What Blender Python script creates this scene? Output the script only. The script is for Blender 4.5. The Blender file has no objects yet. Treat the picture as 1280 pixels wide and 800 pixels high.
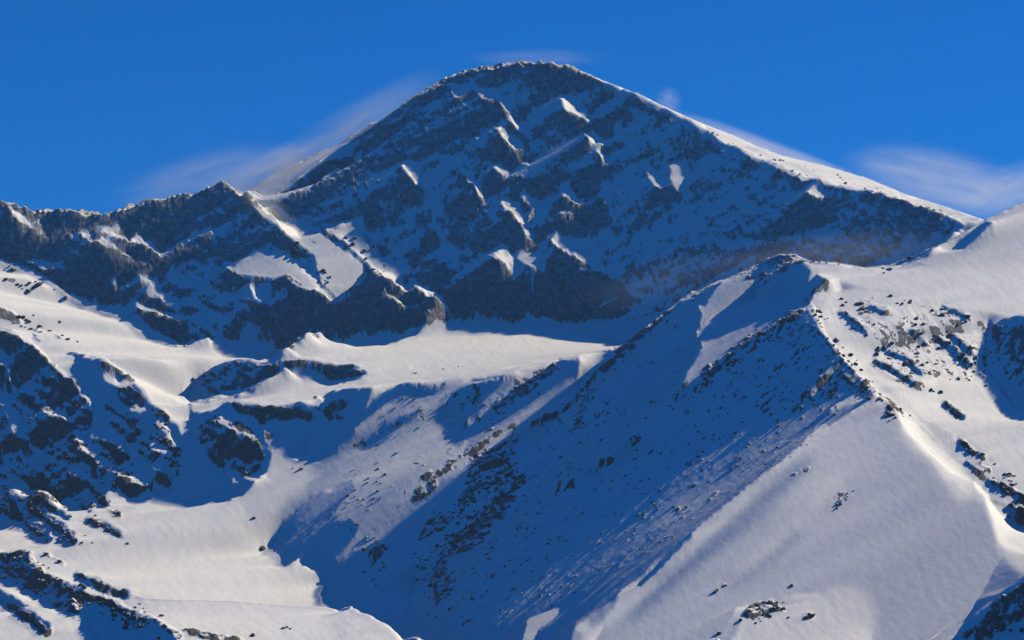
import bpy, math, random
import numpy as np
from mathutils import Vector, Matrix
from mathutils.geometry import delaunay_2d_cdt

# ------------------------------------------------------------------ camera, sky, sun, exposure
random.seed(7)
rng = np.random.default_rng(7)
scene = bpy.context.scene
COL = scene.collection
FPX = 640 / math.tan(math.radians(10.0))          # focal length in photo pixels (photo 1280 x 800)
PITCH = math.radians(6.0)
SUN_EL, SUN_AZ = math.radians(36.0), math.radians(66.0)   # azimuth from +Y (away from the camera) towards +X

cam_data = bpy.data.cameras.new("camera")
cam = bpy.data.objects.new("camera", cam_data)
COL.objects.link(cam)
cam_data.sensor_width = 36.0
cam_data.lens = 18.0 / math.tan(math.radians(10.0))
cam_data.clip_start = 1.0
cam_data.clip_end = 80000.0
cam.location = (0, 0, 0)
cam.rotation_euler = (math.pi / 2 + PITCH, 0, 0)
scene.camera = cam
scene.cycles.diffuse_bounces = 0
scene.cycles.volume_bounces = 1

world = bpy.data.worlds.new("World")
scene.world = world
world.use_nodes = True
nt = world.node_tree
nt.nodes.clear()
wo = nt.nodes.new("ShaderNodeOutputWorld")
bg = nt.nodes.new("ShaderNodeBackground")
sky = nt.nodes.new("ShaderNodeTexSky")
sky.sky_type = 'NISHITA'
sky.sun_disc = False
sky.sun_elevation = SUN_EL
sky.sun_rotation = SUN_AZ
sky.altitude = 3000
sky.air_density = 1.0
sky.dust_density = 0.0
sky.ozone_density = 6.0
tint = nt.nodes.new("ShaderNodeMix")
tint.data_type = 'RGBA'
tint.blend_type = 'MULTIPLY'
tint.inputs[0].default_value = 1.0
tint.inputs[7].default_value = (0.0, 0.49, 0.96, 1)
nt.links.new(sky.outputs[0], tint.inputs[6])
nt.links.new(tint.outputs[2], bg.inputs[0])
bg.inputs[1].default_value = 0.107
nt.links.new(bg.outputs[0], wo.inputs[0])

SUN = np.array([math.cos(SUN_EL) * math.sin(SUN_AZ), math.cos(SUN_EL) * math.cos(SUN_AZ), math.sin(SUN_EL)])
sd = bpy.data.lights.new("sun", 'SUN')
sd.energy = 4.6
sd.angle = math.radians(0.5)
sd.color = (1.0, 0.87, 0.60)
sun = bpy.data.objects.new("sun", sd)
COL.objects.link(sun)
sun.rotation_euler = Vector(-SUN).to_track_quat('-Z', 'Y').to_euler()
sun.location = (2000, 2000, 4000)

vs = scene.view_settings
vs.view_transform = 'Standard'
vs.look = 'None'
vs.exposure = 0.0
vs.gamma = 1.0
vs.use_curve_mapping = False

# ------------------------------------------------------------------ helpers
CP, SP = math.cos(PITCH), math.sin(PITCH)

def at(px, py, d):
    """world point on the ray through photo pixel (px,py) at forward distance d"""
    u, v = (px - 640) / FPX, (400 - py) / FPX
    k = d / (CP - SP * v)
    return (u * k, d, (SP + CP * v) * k)

def project(X, Y, Z):
    w = CP * Y + SP * Z
    return 640 + FPX * X / w, 400 - FPX * (-SP * Y + CP * Z) / w

def hash2(ix, iy, iz, seed):
    h = (ix.astype(np.uint32) * np.uint32(374761393) + iy.astype(np.uint32) * np.uint32(668265263)
         + iz.astype(np.uint32) * np.uint32(2147483647 & 0x5bd1e995) + np.uint32((seed * 974634777) & 0xffffffff))
    h = (h ^ (h >> np.uint32(13))) * np.uint32(1274126177)
    h = (h ^ (h >> np.uint32(16))) * np.uint32(2246822519)
    return h ^ (h >> np.uint32(15))

def noise2(x, y, seed=0):
    """2-D gradient noise, about -1..1"""
    x0 = np.floor(x); y0 = np.floor(y)
    fx = (x - x0).astype(np.float32); fy = (y - y0).astype(np.float32)
    ix = x0.astype(np.int64); iy = y0.astype(np.int64)
    u = fx * fx * fx * (fx * (fx * 6 - 15) + 10); v = fy * fy * fy * (fy * (fy * 6 - 15) + 10)
    z = np.zeros_like(ix)
    def g(a, b):
        an = hash2(ix + a, iy + b, z, seed).astype(np.float32) * np.float32(2 * math.pi / 4294967296.0)
        return np.cos(an) * (fx - a) + np.sin(an) * (fy - b)
    n00, n10, n01, n11 = g(0, 0), g(1, 0), g(0, 1), g(1, 1)
    a = n00 + u * (n10 - n00); b = n01 + u * (n11 - n01)
    return (a + v * (b - a)) * 1.5

def fbm(x, y, oct=4, seed=0, gain=0.5, lac=2.03, ridged=False):
    s = 0; a = 1.0; t = 0
    for i in range(oct):
        n = noise2(x, y, seed + 17 * i)
        if ridged: n = 1 - 2 * np.abs(n)
        s = s + a * n; t += a; a *= gain
        x, y = x * lac + 13.7, y * lac - 7.1
    return s / t

def blur(a, s):
    """separable gaussian, s in cells, edge padded"""
    if s <= 0: return a
    r = max(1, int(3 * s)); k = np.exp(-0.5 * (np.arange(-r, r + 1) / s) ** 2); k /= k.sum()
    for ax in (0, 1):
        p = np.pad(a, [(r, r) if i == ax else (0, 0) for i in (0, 1)], mode='edge')
        n = a.shape[ax]
        a = sum(k[i] * (p[i:i + n] if ax == 0 else p[:, i:i + n]) for i in range(2 * r + 1))
    return a

# ------------------------------------------------------------------ terrain control lines: (photo x, photo y, distance)
L = []
PINS = []
def line(*p): L.append([at(*q) for q in p])
def crest(*p): line(*p); PINS.append(L[-1])
def wline(*p): L.append([tuple(q) for q in p])

# skyline of the left wall, saddle
crest((-250, 225, 4960), (-60, 240, 4960), (0, 251, 4965), (40, 263, 4975), (90, 263, 4990), (135, 270, 5005), (160, 257, 5020),
     (200, 250, 5040), (245, 240, 5058), (262, 230, 5068), (278, 226, 5075), (292, 234, 5080), (305, 246, 5085), (330, 252, 5110), (355, 250, 5150))
# left edge of the main peak up to the summit, then right crest edge
crest((355, 250, 5150), (385, 236, 5180), (420, 217, 5205), (436, 207, 5215), (443, 186, 5230), (450, 171, 5240), (480, 151, 5260),
     (515, 124, 5280), (545, 107, 5295), (580, 90, 5305), (610, 82, 5308), (650, 78, 5308), (690, 79, 5303), (715, 85, 5298), (740, 97, 5292),
     (770, 110, 5285), (798, 126, 5277), (830, 140, 5270), (860, 156, 5262), (890, 171, 5253), (905, 183, 5246), (940, 199, 5233), (975, 214, 5220), (1010, 227, 5205),
     (1060, 239, 5180), (1100, 245, 5158), (1130, 253, 5138), (1170, 266, 5110), (1205, 280, 5080), (1260, 300, 5050), (1400, 330, 5000))
# skyline of the lit back slope on the right
crest((740, 96, 5330), (800, 119, 5370), (860, 147, 5420), (920, 171, 5450), (975, 195, 5470), (1030, 208, 5460), (1080, 222, 5440),
     (1130, 243, 5400), (1180, 260, 5330), (1225, 274, 5280), (1300, 300, 5240))
# far back slope on the left
crest((285, 250, 5600), (310, 236, 5640), (345, 215, 5680), (400, 191, 5700), (450, 163, 5680), (490, 138, 5620), (530, 112, 5500), (575, 91, 5400))
# foot of the main face
line((330, 452, 4935), (360, 445, 4935), (420, 433, 4945), (480, 432, 4960), (520, 415, 5000), (545, 404, 5018), (570, 406, 5026), (640, 410, 5040), (700, 418, 5050), (760, 424, 5040), (800, 426, 5010))
# hidden foot behind the right ridge
line((800, 426, 5010), (860, 420, 4990), (930, 400, 4980), (1000, 385, 4960), (1080, 375, 4930), (1160, 360, 4920), (1240, 350, 4900), (1400, 340, 4850))
# foot of the left wall = top edge of the bright ramp
line((-250, 240, 4870), (-60, 295, 4870), (0, 319, 4875), (40, 336, 4882), (80, 356, 4890), (110, 376, 4898), (160, 398, 4912), (215, 430, 4925), (245, 425, 4945), (270, 423, 4960), (300, 437, 4950), (330, 452, 4935))
# spur from the saddle
line((292, 234, 5080), (322, 262, 5055), (350, 290, 5035), (380, 318, 5010), (410, 350, 4985), (425, 385, 4968), (428, 415, 4955))
line((330, 252, 5100), (370, 275, 5065), (400, 288, 5035), (430, 305, 5025), (465, 330, 5022), (490, 350, 5012), (505, 362, 5006))
line((385, 300, 5040), (410, 325, 5010), (425, 350, 4990))
line((450, 278, 5060), (455, 300, 5050), (480, 322, 5035), (510, 340, 5030))
# ribs of the main face (d a little nearer than the couloirs)
line((470, 160, 5245), (500, 205, 5175), (525, 255, 5130), (545, 300, 5100), (575, 350, 5068), (590, 395, 5040))
line((560, 110, 5280), (600, 130, 5245), (620, 165, 5205), (640, 215, 5160), (650, 260, 5130), (665, 300, 5105))
line((715, 120, 5265), (725, 170, 5215), (735, 210, 5185), (725, 250, 5155), (710, 290, 5115), (740, 340, 5080), (770, 385, 5055))
line((660, 180, 5210), (672, 240, 5165), (680, 290, 5135), (680, 340, 5100), (660, 390, 5050))
line((545, 200, 5185), (565, 260, 5130), (580, 310, 5095), (600, 350, 5070))
line((830, 175, 5245), (830, 230, 5195), (800, 280, 5150), (780, 320, 5120), (790, 370, 5085))
line((1000, 250, 5190), (960, 300, 5130), (920, 350, 5070))
line((1110, 262, 5140), (1100, 310, 5070))
# plateau: lip line, knolls
line((235, 470, 4790), (245, 460, 4800), (270, 452, 4815), (300, 450, 4830), (345, 452, 4850), (400, 456, 4850), (455, 462, 4830), (520, 462, 4800), (600, 452, 4830), (680, 443, 4870), (740, 434, 4910), (785, 431, 4900))
line((240, 498, 4745), (290, 492, 4760), (340, 478, 4790), (400, 480, 4770), (455, 473, 4790), (520, 470, 4760), (640, 462, 4750), (700, 452, 4790), (758, 440, 4840))
line((240, 500, 4700), (280, 508, 4650), (340, 510, 4640), (390, 512, 4640), (420, 490, 4680), (500, 483, 4680), (560, 478, 4680), (640, 472, 4680), (690, 460, 4710), (725, 447, 4770), (765, 438, 4850))
# right ridge crest
crest((765, 438, 4850), (790, 428, 4860), (830, 395, 4820), (850, 377, 4790), (880, 360, 4750), (915, 342, 4690), (950, 326, 4620), (975, 318, 4560), (992, 318, 4520),
     (1012, 327, 4490), (1045, 328, 4500), (1080, 334, 4520), (1110, 332, 4540), (1150, 316, 4570), (1190, 300, 4600), (1230, 275, 4640), (1280, 252, 4680), (1350, 225, 4750), (1500, 200, 4850))
crest((992, 318, 4520), (1012, 345, 4440), (1020, 358, 4410), (1008, 384, 4335), (1015, 400, 4295), (1030, 422, 4250), (1050, 450, 4205), (1070, 475, 4170), (1095, 500, 4135), (1130, 525, 4110), (1165, 560, 4065), (1200, 590, 4030), (1240, 625, 3995), (1280, 650, 3965), (1360, 690, 3900))
# edge of the front flank against the grey slope behind
line((1008, 384, 4335), (975, 405, 4350), (940, 425, 4360), (900, 455, 4370), (860, 490, 4370), (820, 520, 4360))
line((850, 450, 4560), (830, 480, 4490), (815, 515, 4400), (780, 560, 4330))
line((880, 365, 4735), (880, 400, 4650), (870, 440, 4560))
# smooth snow on the far right and edge of its rocky front
line((1040, 345, 4450), (1080, 360, 4420), (1130, 372, 4400), (1180, 382, 4390), (1230, 392, 4390), (1280, 400, 4400), (1400, 410, 4400))
line((1220, 330, 4520), (1280, 330, 4540), (1400, 330, 4580))
line((1090, 430, 4275), (1130, 452, 4250), (1180, 470, 4240), (1225, 470, 4240), (1280, 480, 4260), (1400, 500, 4260))
line((1110, 495, 4140), (1150, 520, 4120), (1200, 545, 4100), (1250, 555, 4100), (1300, 565, 4110), (1400, 590, 4110))
# dome and its left rib
line((1095, 500, 4135), (1040, 530, 4070), (1000, 560, 4010), (950, 600, 3950), (900, 640, 3895), (860, 672, 3855), (820, 700, 3820), (780, 735, 3780), (740, 780, 3735), (690, 850, 3670))
line((1095, 500, 4135), (1120, 560, 4030), (1135, 620, 3930), (1130, 700, 3800), (1110, 760, 3720), (1095, 850, 3610))
line((1165, 560, 4065), (1230, 640, 3940), (1250, 700, 3850), (1200, 760, 3760), (1180, 800, 3710), (1180, 870, 3640))
line((1060, 560, 4040), (1020, 640, 3910), (960, 720, 3800), (900, 790, 3720), (860, 860, 3650))
line((985, 600, 3955), (920, 660, 3880), (850, 720, 3810), (800, 775, 3745), (760, 850, 3670))
line((920, 775, 3735), (960, 760, 3755), (1000, 770, 3735), (1040, 800, 3690), (1060, 860, 3630))
# near corner ridge
line((1150, 860, 3600), (1190, 803, 3620), (1230, 775, 3640), (1260, 748, 3650), (1290, 728, 3660), (1400, 690, 3700))
line((1190, 880, 3540), (1260, 830, 3560), (1330, 780, 3580), (1450, 760, 3600))
# right flank: ribs and hollows towards the valley
line((500, 483, 4680), (470, 515, 4600), (430, 560, 4510), (400, 595, 4500), (360, 625, 4480))
line((640, 472, 4680), (590, 525, 4580), (560, 565, 4550), (500, 590, 4505), (440, 620, 4475), (390, 650, 4440), (350, 672, 4415))
line((725, 447, 4770), (700, 480, 4720), (650, 525, 4630), (590, 580, 4550), (540, 630, 4475), (480, 680, 4410), (430, 720, 4350), (405, 735, 4310))
line((765, 438, 4850), (720, 500, 4680), (680, 560, 4540), (600, 660, 4400), (540, 710, 4330), (470, 745, 4280), (430, 768, 4272))
line((820, 520, 4360), (760, 560, 4320), (700, 620, 4260), (620, 690, 4220), (540, 750, 4150), (490, 800, 4080), (450, 860, 3990))
line((900, 500, 4290), (840, 560, 4220), (770, 640, 4130), (700, 710, 4040), (620, 770, 3950), (560, 850, 3850))
line((1010, 480, 4210), (950, 550, 4130), (880, 620, 4030), (800, 690, 3930), (720, 745, 3850), (640, 800, 3780), (580, 870, 3700))
# valley floor
line((240, 630, 4550), (290, 625, 4550), (330, 618, 4520), (345, 648, 4430))
line((345, 648, 4430), (338, 685, 4400), (385, 715, 4345), (415, 740, 4290), (428, 768, 4270), (440, 800, 4210), (430, 870, 4070))
line((180, 618, 4560), (230, 660, 4450), (290, 710, 4360), (350, 760, 4290), (390, 800, 4220), (390, 870, 4070))
line((90, 625, 4560), (140, 665, 4450), (210, 720, 4330), (280, 770, 4250), (310, 800, 4190), (320, 870, 4060))
line((0, 660, 4470), (60, 695, 4380), (120, 735, 4240), (180, 770, 4150), (220, 800, 4080), (240, 870, 3960))
line((-250, 600, 4450), (0, 740, 4180), (60, 780, 4090), (100, 810, 4040), (130, 870, 3950))
line((-250, 500, 4650), (-60, 590, 4600), (0, 605, 4600), (50, 610, 4590), (90, 625, 4560))
# left buttresses
line((-250, 330, 4780), (-60, 385, 4760), (0, 402, 4755), (40, 418, 4757), (80, 438, 4760), (120, 450, 4768), (160, 470, 4770), (185, 500, 4750), (215, 530, 4700), (220, 560, 4665), (215, 600, 4600))
line((0, 430, 4720), (50, 450, 4725), (95, 480, 4710), (120, 530, 4670), (160, 580, 4630), (195, 610, 4575))
line((0, 500, 4640), (60, 530, 4620), (100, 560, 4610), (130, 600, 4585), (150, 615, 4565))
line((0, 560, 4625), (40, 580, 4612), (90, 610, 4580))
# chute and basin headwall
line((235, 470, 4790), (232, 510, 4730), (236, 545, 4675), (240, 590, 4610), (240, 630, 4550))
line((280, 508, 4650), (270, 545, 4615), (290, 590, 4575), (290, 625, 4550))
line((340, 510, 4640), (330, 545, 4605), (340, 580, 4565), (330, 618, 4520))
line((390, 512, 4640), (372, 560, 4575), (358, 600, 4530))
# hidden bowl behind the right ridge, back of the massif, outskirts (world coordinates)
wline((260, 4960, 445), (450, 4880, 430), (700, 4800, 430), (1000, 4850, 470), (1500, 4900, 480))
wline((-1900, 5700, 650), (-1200, 5500, 640), (-900, 5350, 620), (-600, 5400, 700))
wline((-1500, 5230, 640), (-1000, 5230, 600), (-720, 5200, 620), (-560, 5230, 690), (-500, 5330, 740))
wline((-2600, 5900, 500), (-900, 5800, 480), (-640, 5700, 640), (-560, 5650, 740))
wline((-900, 6100, 460), (-500, 6050, 600), (0, 5950, 640), (400, 5850, 600), (900, 5700, 560), (1600, 5600, 500))
wline((-2600, 7000, 300), (0, 7000, 300), (2600, 7000, 300))
wline((-2600, 3000, -60), (-600, 3100, -60), (0, 3200, -55), (600, 3150, -60), (2600, 3000, -60))
wline((-900, 3700, 40), (-700, 3650, 20), (-450, 3650, -15), (-250, 3650, -25))
wline((-1500, 4000, 250), (-1050, 4000, 130), (-1100, 4300, 230))
wline((-2600, 5000, 700), (-2600, 4000, 350))
wline((2600, 5000, 600), (2600, 4000, 300), (1400, 3900, 150), (1100, 3700, 60))

def build_tin():
    pts, edges, zs, idx = [], [], [], {}
    for ln in L:
        prev = None
        for p in ln:
            k = (round(p[0], 1), round(p[1], 1))
            if k not in idx:
                idx[k] = len(pts); pts.append(Vector((p[0], p[1]))); zs.append(p[2])
            i = idx[k]
            if prev is not None and prev != i: edges.append((prev, i))
            prev = i
    ov, oe, of, ovo, oeo, ofo = delaunay_2d_cdt(pts, edges, [], 0, 0.5)
    V = np.array([[v[0], v[1]] for v in ov])
    Z = np.zeros(len(ov)); bad = []
    for i, o in enumerate(ovo):
        if o: Z[i] = np.mean([zs[k] for k in o])
        else: bad.append(i)
    for i in bad:                                   # crossing of two lines: interpolate along one of the original edges
        c = []
        for (a, b) in edges:
            pa, pb = pts[a], pts[b]; ab = pb - pa; t = (Vector(V[i]) - pa).dot(ab) / max(ab.length_squared, 1e-9)
            if 0 < t < 1 and (pa + ab * t - Vector(V[i])).length < 1.0: c.append(zs[a] + t * (zs[b] - zs[a]))
        Z[i] = np.mean(c) if c else 0
    print("TIN", len(pts), "points", len(bad), "crossings")
    return V, Z, of

TV, TZ, TF = build_tin()

def raster_tin(xs, ys):
    out = np.full((len(ys), len(xs)), np.nan)
    for f in TF:
        a, b, c = f
        (x0, y0), (x1, y1), (x2, y2) = TV[a], TV[b], TV[c]
        i0, i1 = np.searchsorted(xs, [min(x0, x1, x2) - 1e-6, max(x0, x1, x2) + 1e-6])
        j0, j1 = np.searchsorted(ys, [min(y0, y1, y2) - 1e-6, max(y0, y1, y2) + 1e-6])
        if i1 <= i0 or j1 <= j0: continue
        den = (y1 - y2) * (x0 - x2) + (x2 - x1) * (y0 - y2)
        if abs(den) < 1e-9: continue
        XX, YY = np.meshgrid(xs[i0:i1], ys[j0:j1])
        l0 = ((y1 - y2) * (XX - x2) + (x2 - x1) * (YY - y2)) / den
        l1 = ((y2 - y0) * (XX - x2) + (x0 - x2) * (YY - y2)) / den
        l2 = 1 - l0 - l1
        m = (l0 >= -1e-6) & (l1 >= -1e-6) & (l2 >= -1e-6)
        sub = out[j0:j1, i0:i1]
        sub[m] = (l0 * TZ[a] + l1 * TZ[b] + l2 * TZ[c])[m]
    return out

RES = 2.2
GX = np.arange(-1180, 1260, RES)
GY = np.arange(3450, 6000, RES)
Z = raster_tin(GX, GY)
Z = np.where(np.isnan(Z), 0, Z)
Z = blur(Z, 2.0)
XX, YY = np.meshgrid(GX, GY)
QUAL = 1.0

# ------------------------------------------------------------------ relief: slopes turned to or from the sun as the photo shows them
# (outline of a facet, wanted cosine between its normal and the sun)
FACETS = []
def facet(v, *p, w=None):
    FACETS.append((v, p, w))
def streak(v, w, *p):
    """a narrow facet along a polyline, w photo pixels wide"""
    FACETS.append((v, p, w))
LIT, GREY, SHADE, DEEP = .46, .2, -.09, -.0151

# big areas
facet(-.10, (0, 250), (135, 270), (275, 227), (300, 244), (330, 252), (355, 250), (436, 207), (450, 170), (545, 107), (650, 78), (740, 97), (860, 156), (905, 183), (1010, 227), (1100, 245), (1205, 280), (1160, 320), (1080, 334), (985, 318), (880, 360), (790, 428), (700, 410), (640, 408), (575, 405), (520, 415), (480, 432), (420, 433), (360, 445), (330, 455), (270, 425), (215, 430), (110, 376), (0, 320))
facet(DEEP, (0, 250), (135, 270), (275, 227), (296, 240), (320, 275), (335, 330), (330, 400), (330, 455), (270, 425), (215, 430), (110, 376), (0, 320))
facet(.42, (742, 96), (800, 118), (860, 146), (920, 170), (975, 194), (1030, 207), (1080, 221), (1130, 242), (1180, 258), (1222, 273), (1205, 278), (1170, 264), (1130, 251), (1100, 243), (1060, 237), (1010, 225), (975, 212), (940, 197), (905, 180), (890, 168), (860, 153), (800, 124))
facet(.22, (312, 238), (345, 215), (400, 190), (450, 163), (445, 185), (436, 205), (420, 215), (385, 234), (355, 248), (330, 250))
facet(.5, (0, 322), (40, 338), (80, 358), (110, 378), (160, 400), (215, 432), (245, 427), (270, 425), (300, 440), (345, 452), (290, 450), (250, 466), (235, 497), (236, 545), (215, 530), (185, 500), (160, 470), (120, 450), (80, 438), (40, 418), (0, 402))
facet(float('nan'), (350, 436), (420, 412), (480, 408), (520, 396), (545, 384), (575, 390), (640, 394), (700, 400), (760, 412), (792, 430), (700, 425), (560, 425), (470, 445), (360, 450))
facet(.42, (330, 456), (360, 447), (420, 435), (480, 434), (520, 417), (545, 402), (575, 407), (640, 412), (700, 412), (760, 424), (790, 430), (760, 438), (700, 452), (640, 466), (560, 475), (500, 480), (455, 476), (465, 466), (440, 456), (400, 457), (345, 452))
facet(.10, (500, 483), (640, 472), (690, 460), (725, 447), (720, 500), (640, 560), (560, 620), (470, 690), (410, 700), (340, 700), (335, 660), (390, 600), (340, 560), (345, 545), (400, 560), (440, 530))
facet(DEEP, (765, 440), (790, 428), (850, 378), (880, 362), (905, 350), (870, 440), (835, 500), (900, 455), (1008, 386), (1030, 422), (1060, 460), (1095, 500), (1040, 530), (1000, 560), (950, 600), (900, 640), (820, 700), (780, 735), (700, 790), (500, 800), (520, 740), (560, 690), (500, 700), (440, 720), (560, 620), (640, 560), (720, 500))
facet(.13, (905, 350), (950, 328), (940, 355), (945, 372), (1005, 370), (1008, 384), (940, 425), (900, 455), (850, 495), (880, 440), (875, 400), (885, 375))
facet(.2, (1095, 503), (1130, 530), (1165, 562), (1230, 640), (1250, 700), (1200, 790), (1090, 800), (1080, 740), (1000, 740), (920, 760), (860, 800), (700, 800), (780, 738), (860, 672), (950, 602), (1040, 532))
facet(.42, (1012, 330), (1080, 336), (1120, 340), (1190, 330), (1280, 310), (1280, 395), (1180, 384), (1100, 362), (1040, 350), (1022, 360))
facet(.3, (1190, 300), (1230, 277), (1280, 254), (1280, 330), (1200, 335), (1150, 330))
facet(.40, (1020, 360), (1100, 365), (1180, 384), (1235, 400), (1250, 480), (1280, 520), (1280, 640), (1240, 625), (1200, 590), (1165, 560), (1130, 525), (1095, 498), (1060, 455), (1030, 420), (1010, 385))
facet(.40, (180, 620), (200, 618), (230, 629), (262, 625), (300, 620), (335, 650), (335, 688), (355, 706), (385, 716), (398, 724), (415, 742), (428, 764), (500, 730), (522, 708), (510, 760), (490, 800), (0, 800), (0, 665), (90, 628), (140, 612))
facet(.3, (300, 618), (335, 600), (345, 570), (395, 580), (380, 615), (345, 650), (336, 680), (315, 650))
facet(SHADE, (0, 405), (40, 420), (80, 440), (120, 452), (160, 472), (185, 502), (215, 532), (236, 548), (238, 520), (275, 512), (300, 520), (330, 545), (342, 570), (330, 595), (302, 620), (285, 628), (260, 624), (240, 631), (222, 622), (200, 618), (175, 628), (140, 612), (110, 640), (60, 610), (0, 600))
facet(SHADE, (1280, 735), (1255, 750), (1235, 772), (1200, 795), (1190, 800), (1280, 800))
facet(.34, (1000, 755), (1040, 735), (1075, 735), (1092, 760), (1095, 800), (900, 800), (935, 772))
# summit face: snow patches that catch the sun
facet(.42, (616, 160), (630, 165), (648, 178), (658, 188), (656, 194), (645, 190), (632, 180))
streak(.3, 5, (600, 118), (625, 131), (640, 150), (650, 160))
streak(.2, 5, (540, 112), (560, 108), (575, 124), (592, 112), (605, 122))
streak(.3, 5, (478, 160), (500, 151), (510, 138))
facet(.4, (499, 204), (506, 203), (526, 217), (531, 241), (520, 230), (508, 216))
streak(.35, 6, (578, 216), (597, 233), (604, 250))
streak(.38, 7, (620, 209), (635, 219))
streak(.35, 5, (648, 200), (660, 203))
facet(.42, (698, 122), (708, 125), (722, 134), (735, 143), (736, 151), (720, 145), (707, 138))
facet(.42, (733, 168), (745, 169), (755, 183), (738, 181))
streak(.4, 6, (747, 190), (756, 204))
streak(.3, 6, (806, 209), (823, 233))
facet(.22, (840, 205), (856, 205), (859, 225), (850, 240), (842, 236))
facet(.3, (1002, 247), (1018, 236), (1037, 245), (1022, 251))
streak(.38, 7, (632, 254), (645, 265), (655, 278), (665, 302))
streak(.35, 6, (652, 244), (668, 262), (662, 280))
facet(.4, (700, 240), (716, 244), (734, 258), (724, 263), (710, 255))
streak(.38, 5, (704, 267), (718, 277))
facet(.4, (534, 278), (540, 279), (547, 293), (539, 294))
facet(.46, (688, 300), (697, 290), (712, 298), (724, 309), (738, 323), (750, 333), (764, 346), (754, 344), (734, 330), (714, 318), (698, 314))
facet(.42, (612, 320), (620, 314), (634, 315), (642, 326), (644, 345), (636, 337), (626, 325))
streak(.35, 5, (628, 345), (648, 357))
facet(.22, (645, 322), (660, 312), (675, 320), (679, 342), (670, 348), (660, 336))
streak(.3, 5, (726, 335), (762, 347))
# left wall
facet(.42, (8, 259), (20, 264), (35, 268), (52, 283), (60, 298), (45, 290), (30, 282), (16, 272))
facet(.36, (116, 288), (145, 285), (162, 299), (170, 306), (155, 304), (135, 299))
streak(.38, 7, (124, 303), (148, 315), (166, 323))
streak(.35, 6, (102, 291), (114, 297))
facet(.45, (165, 300), (172, 288), (186, 300), (207, 320), (190, 313), (178, 307))
facet(.25, (250, 296), (262, 286), (271, 296))
facet(.38, (28, 322), (45, 320), (62, 328), (78, 334), (60, 336))
streak(.35, 9, (178, 348), (194, 354))
streak(.3, 10, (188, 362), (204, 370), (218, 379))
streak(.4, 9, (176, 383), (195, 390), (214, 396), (230, 406))
facet(.3, (137, 350), (148, 345), (151, 356), (140, 361))
facet(.2, (283, 336), (310, 325), (330, 315), (352, 320), (372, 334), (392, 346), (415, 378), (400, 372), (380, 362), (355, 346), (330, 351), (315, 345))
# spur below the saddle
facet(.45, (296, 237), (310, 244), (325, 254), (345, 270), (366, 284), (386, 299), (400, 318), (388, 318), (374, 306), (354, 291), (330, 270), (312, 254))
facet(.26, (345, 270), (366, 276), (385, 284), (402, 290), (416, 305), (440, 320), (456, 336), (449, 356), (430, 366), (420, 376), (405, 360), (390, 320), (366, 288))
facet(.45, (403, 290), (420, 281), (440, 276), (454, 280), (456, 295), (470, 305), (473, 318), (490, 326), (512, 337), (517, 347), (500, 346), (511, 362), (500, 367), (489, 353), (475, 346), (460, 331), (445, 318), (430, 304), (415, 293))
streak(.42, 6, (354, 318), (372, 333), (388, 345), (401, 365), (416, 379))
streak(.42, 6, (315, 358), (322, 372), (338, 385))
streak(.42, 6, (482, 370), (508, 385))
streak(.42, 6, (512, 348), (530, 361), (548, 375), (561, 386))
streak(.35, 6, (386, 417), (412, 430))
# knolls on the plateau edge, lit bench under them, dark band below
facet(SHADE, (236, 499), (241, 488), (248, 470), (270, 460), (292, 453), (320, 456), (345, 457), (362, 467), (340, 475), (310, 485), (280, 496), (250, 500))
facet(SHADE, (344, 451), (365, 455), (400, 458), (440, 456), (462, 467), (450, 474), (415, 480), (395, 479), (365, 465))
facet(.42, (240, 505), (290, 497), (320, 487), (350, 471), (375, 472), (398, 483), (440, 481), (520, 474), (480, 484), (410, 490), (398, 508), (370, 504), (345, 510), (330, 510), (310, 505), (285, 502), (270, 512), (240, 516))
facet(SHADE, (277, 505), (300, 506), (330, 512), (360, 508), (385, 516), (400, 510), (415, 492), (465, 488), (445, 528), (428, 552), (400, 577), (382, 571), (385, 544), (361, 561), (356, 545), (332, 532), (300, 522))
facet(.4, (268, 526), (285, 518), (300, 530), (322, 548), (330, 558), (315, 552), (296, 542), (282, 534))
facet(.25, (325, 532), (345, 540), (352, 556), (362, 562), (384, 546), (382, 572), (398, 578), (372, 590), (342, 590), (342, 565))
streak(.35, 7, (286, 588), (294, 601)); streak(.35, 8, (306, 594), (321, 600))
facet(.42, (222, 500), (236, 500), (237, 560), (228, 552), (222, 530))
# left buttresses: lit ledges falling to the right
streak(.45, 11, (0, 408), (30, 420), (52, 436), (74, 458), (96, 476))
facet(.35, (40, 408), (70, 428), (92, 450), (95, 480), (112, 500), (118, 520), (104, 500), (84, 470), (60, 445))
streak(.42, 7, (0, 445), (18, 482), (48, 506), (82, 524))
streak(.36, 9, (0, 500), (14, 518), (24, 540))
streak(.4, 8, (118, 544), (140, 552), (160, 565))
streak(.45, 11, (98, 542), (106, 560), (126, 574), (146, 590), (176, 604), (190, 616))
facet(.45, (188, 580), (198, 580), (217, 592), (219, 604), (205, 598))
streak(.4, 7, (165, 512), (182, 514)); streak(.4, 7, (196, 530), (210, 540), (216, 556))
streak(.4, 7, (190, 556), (208, 566), (222, 582))
streak(.36, 7, (88, 590), (100, 602), (120, 622), (140, 636))
streak(.4, 8, (134, 472), (150, 482), (166, 478))
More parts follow.
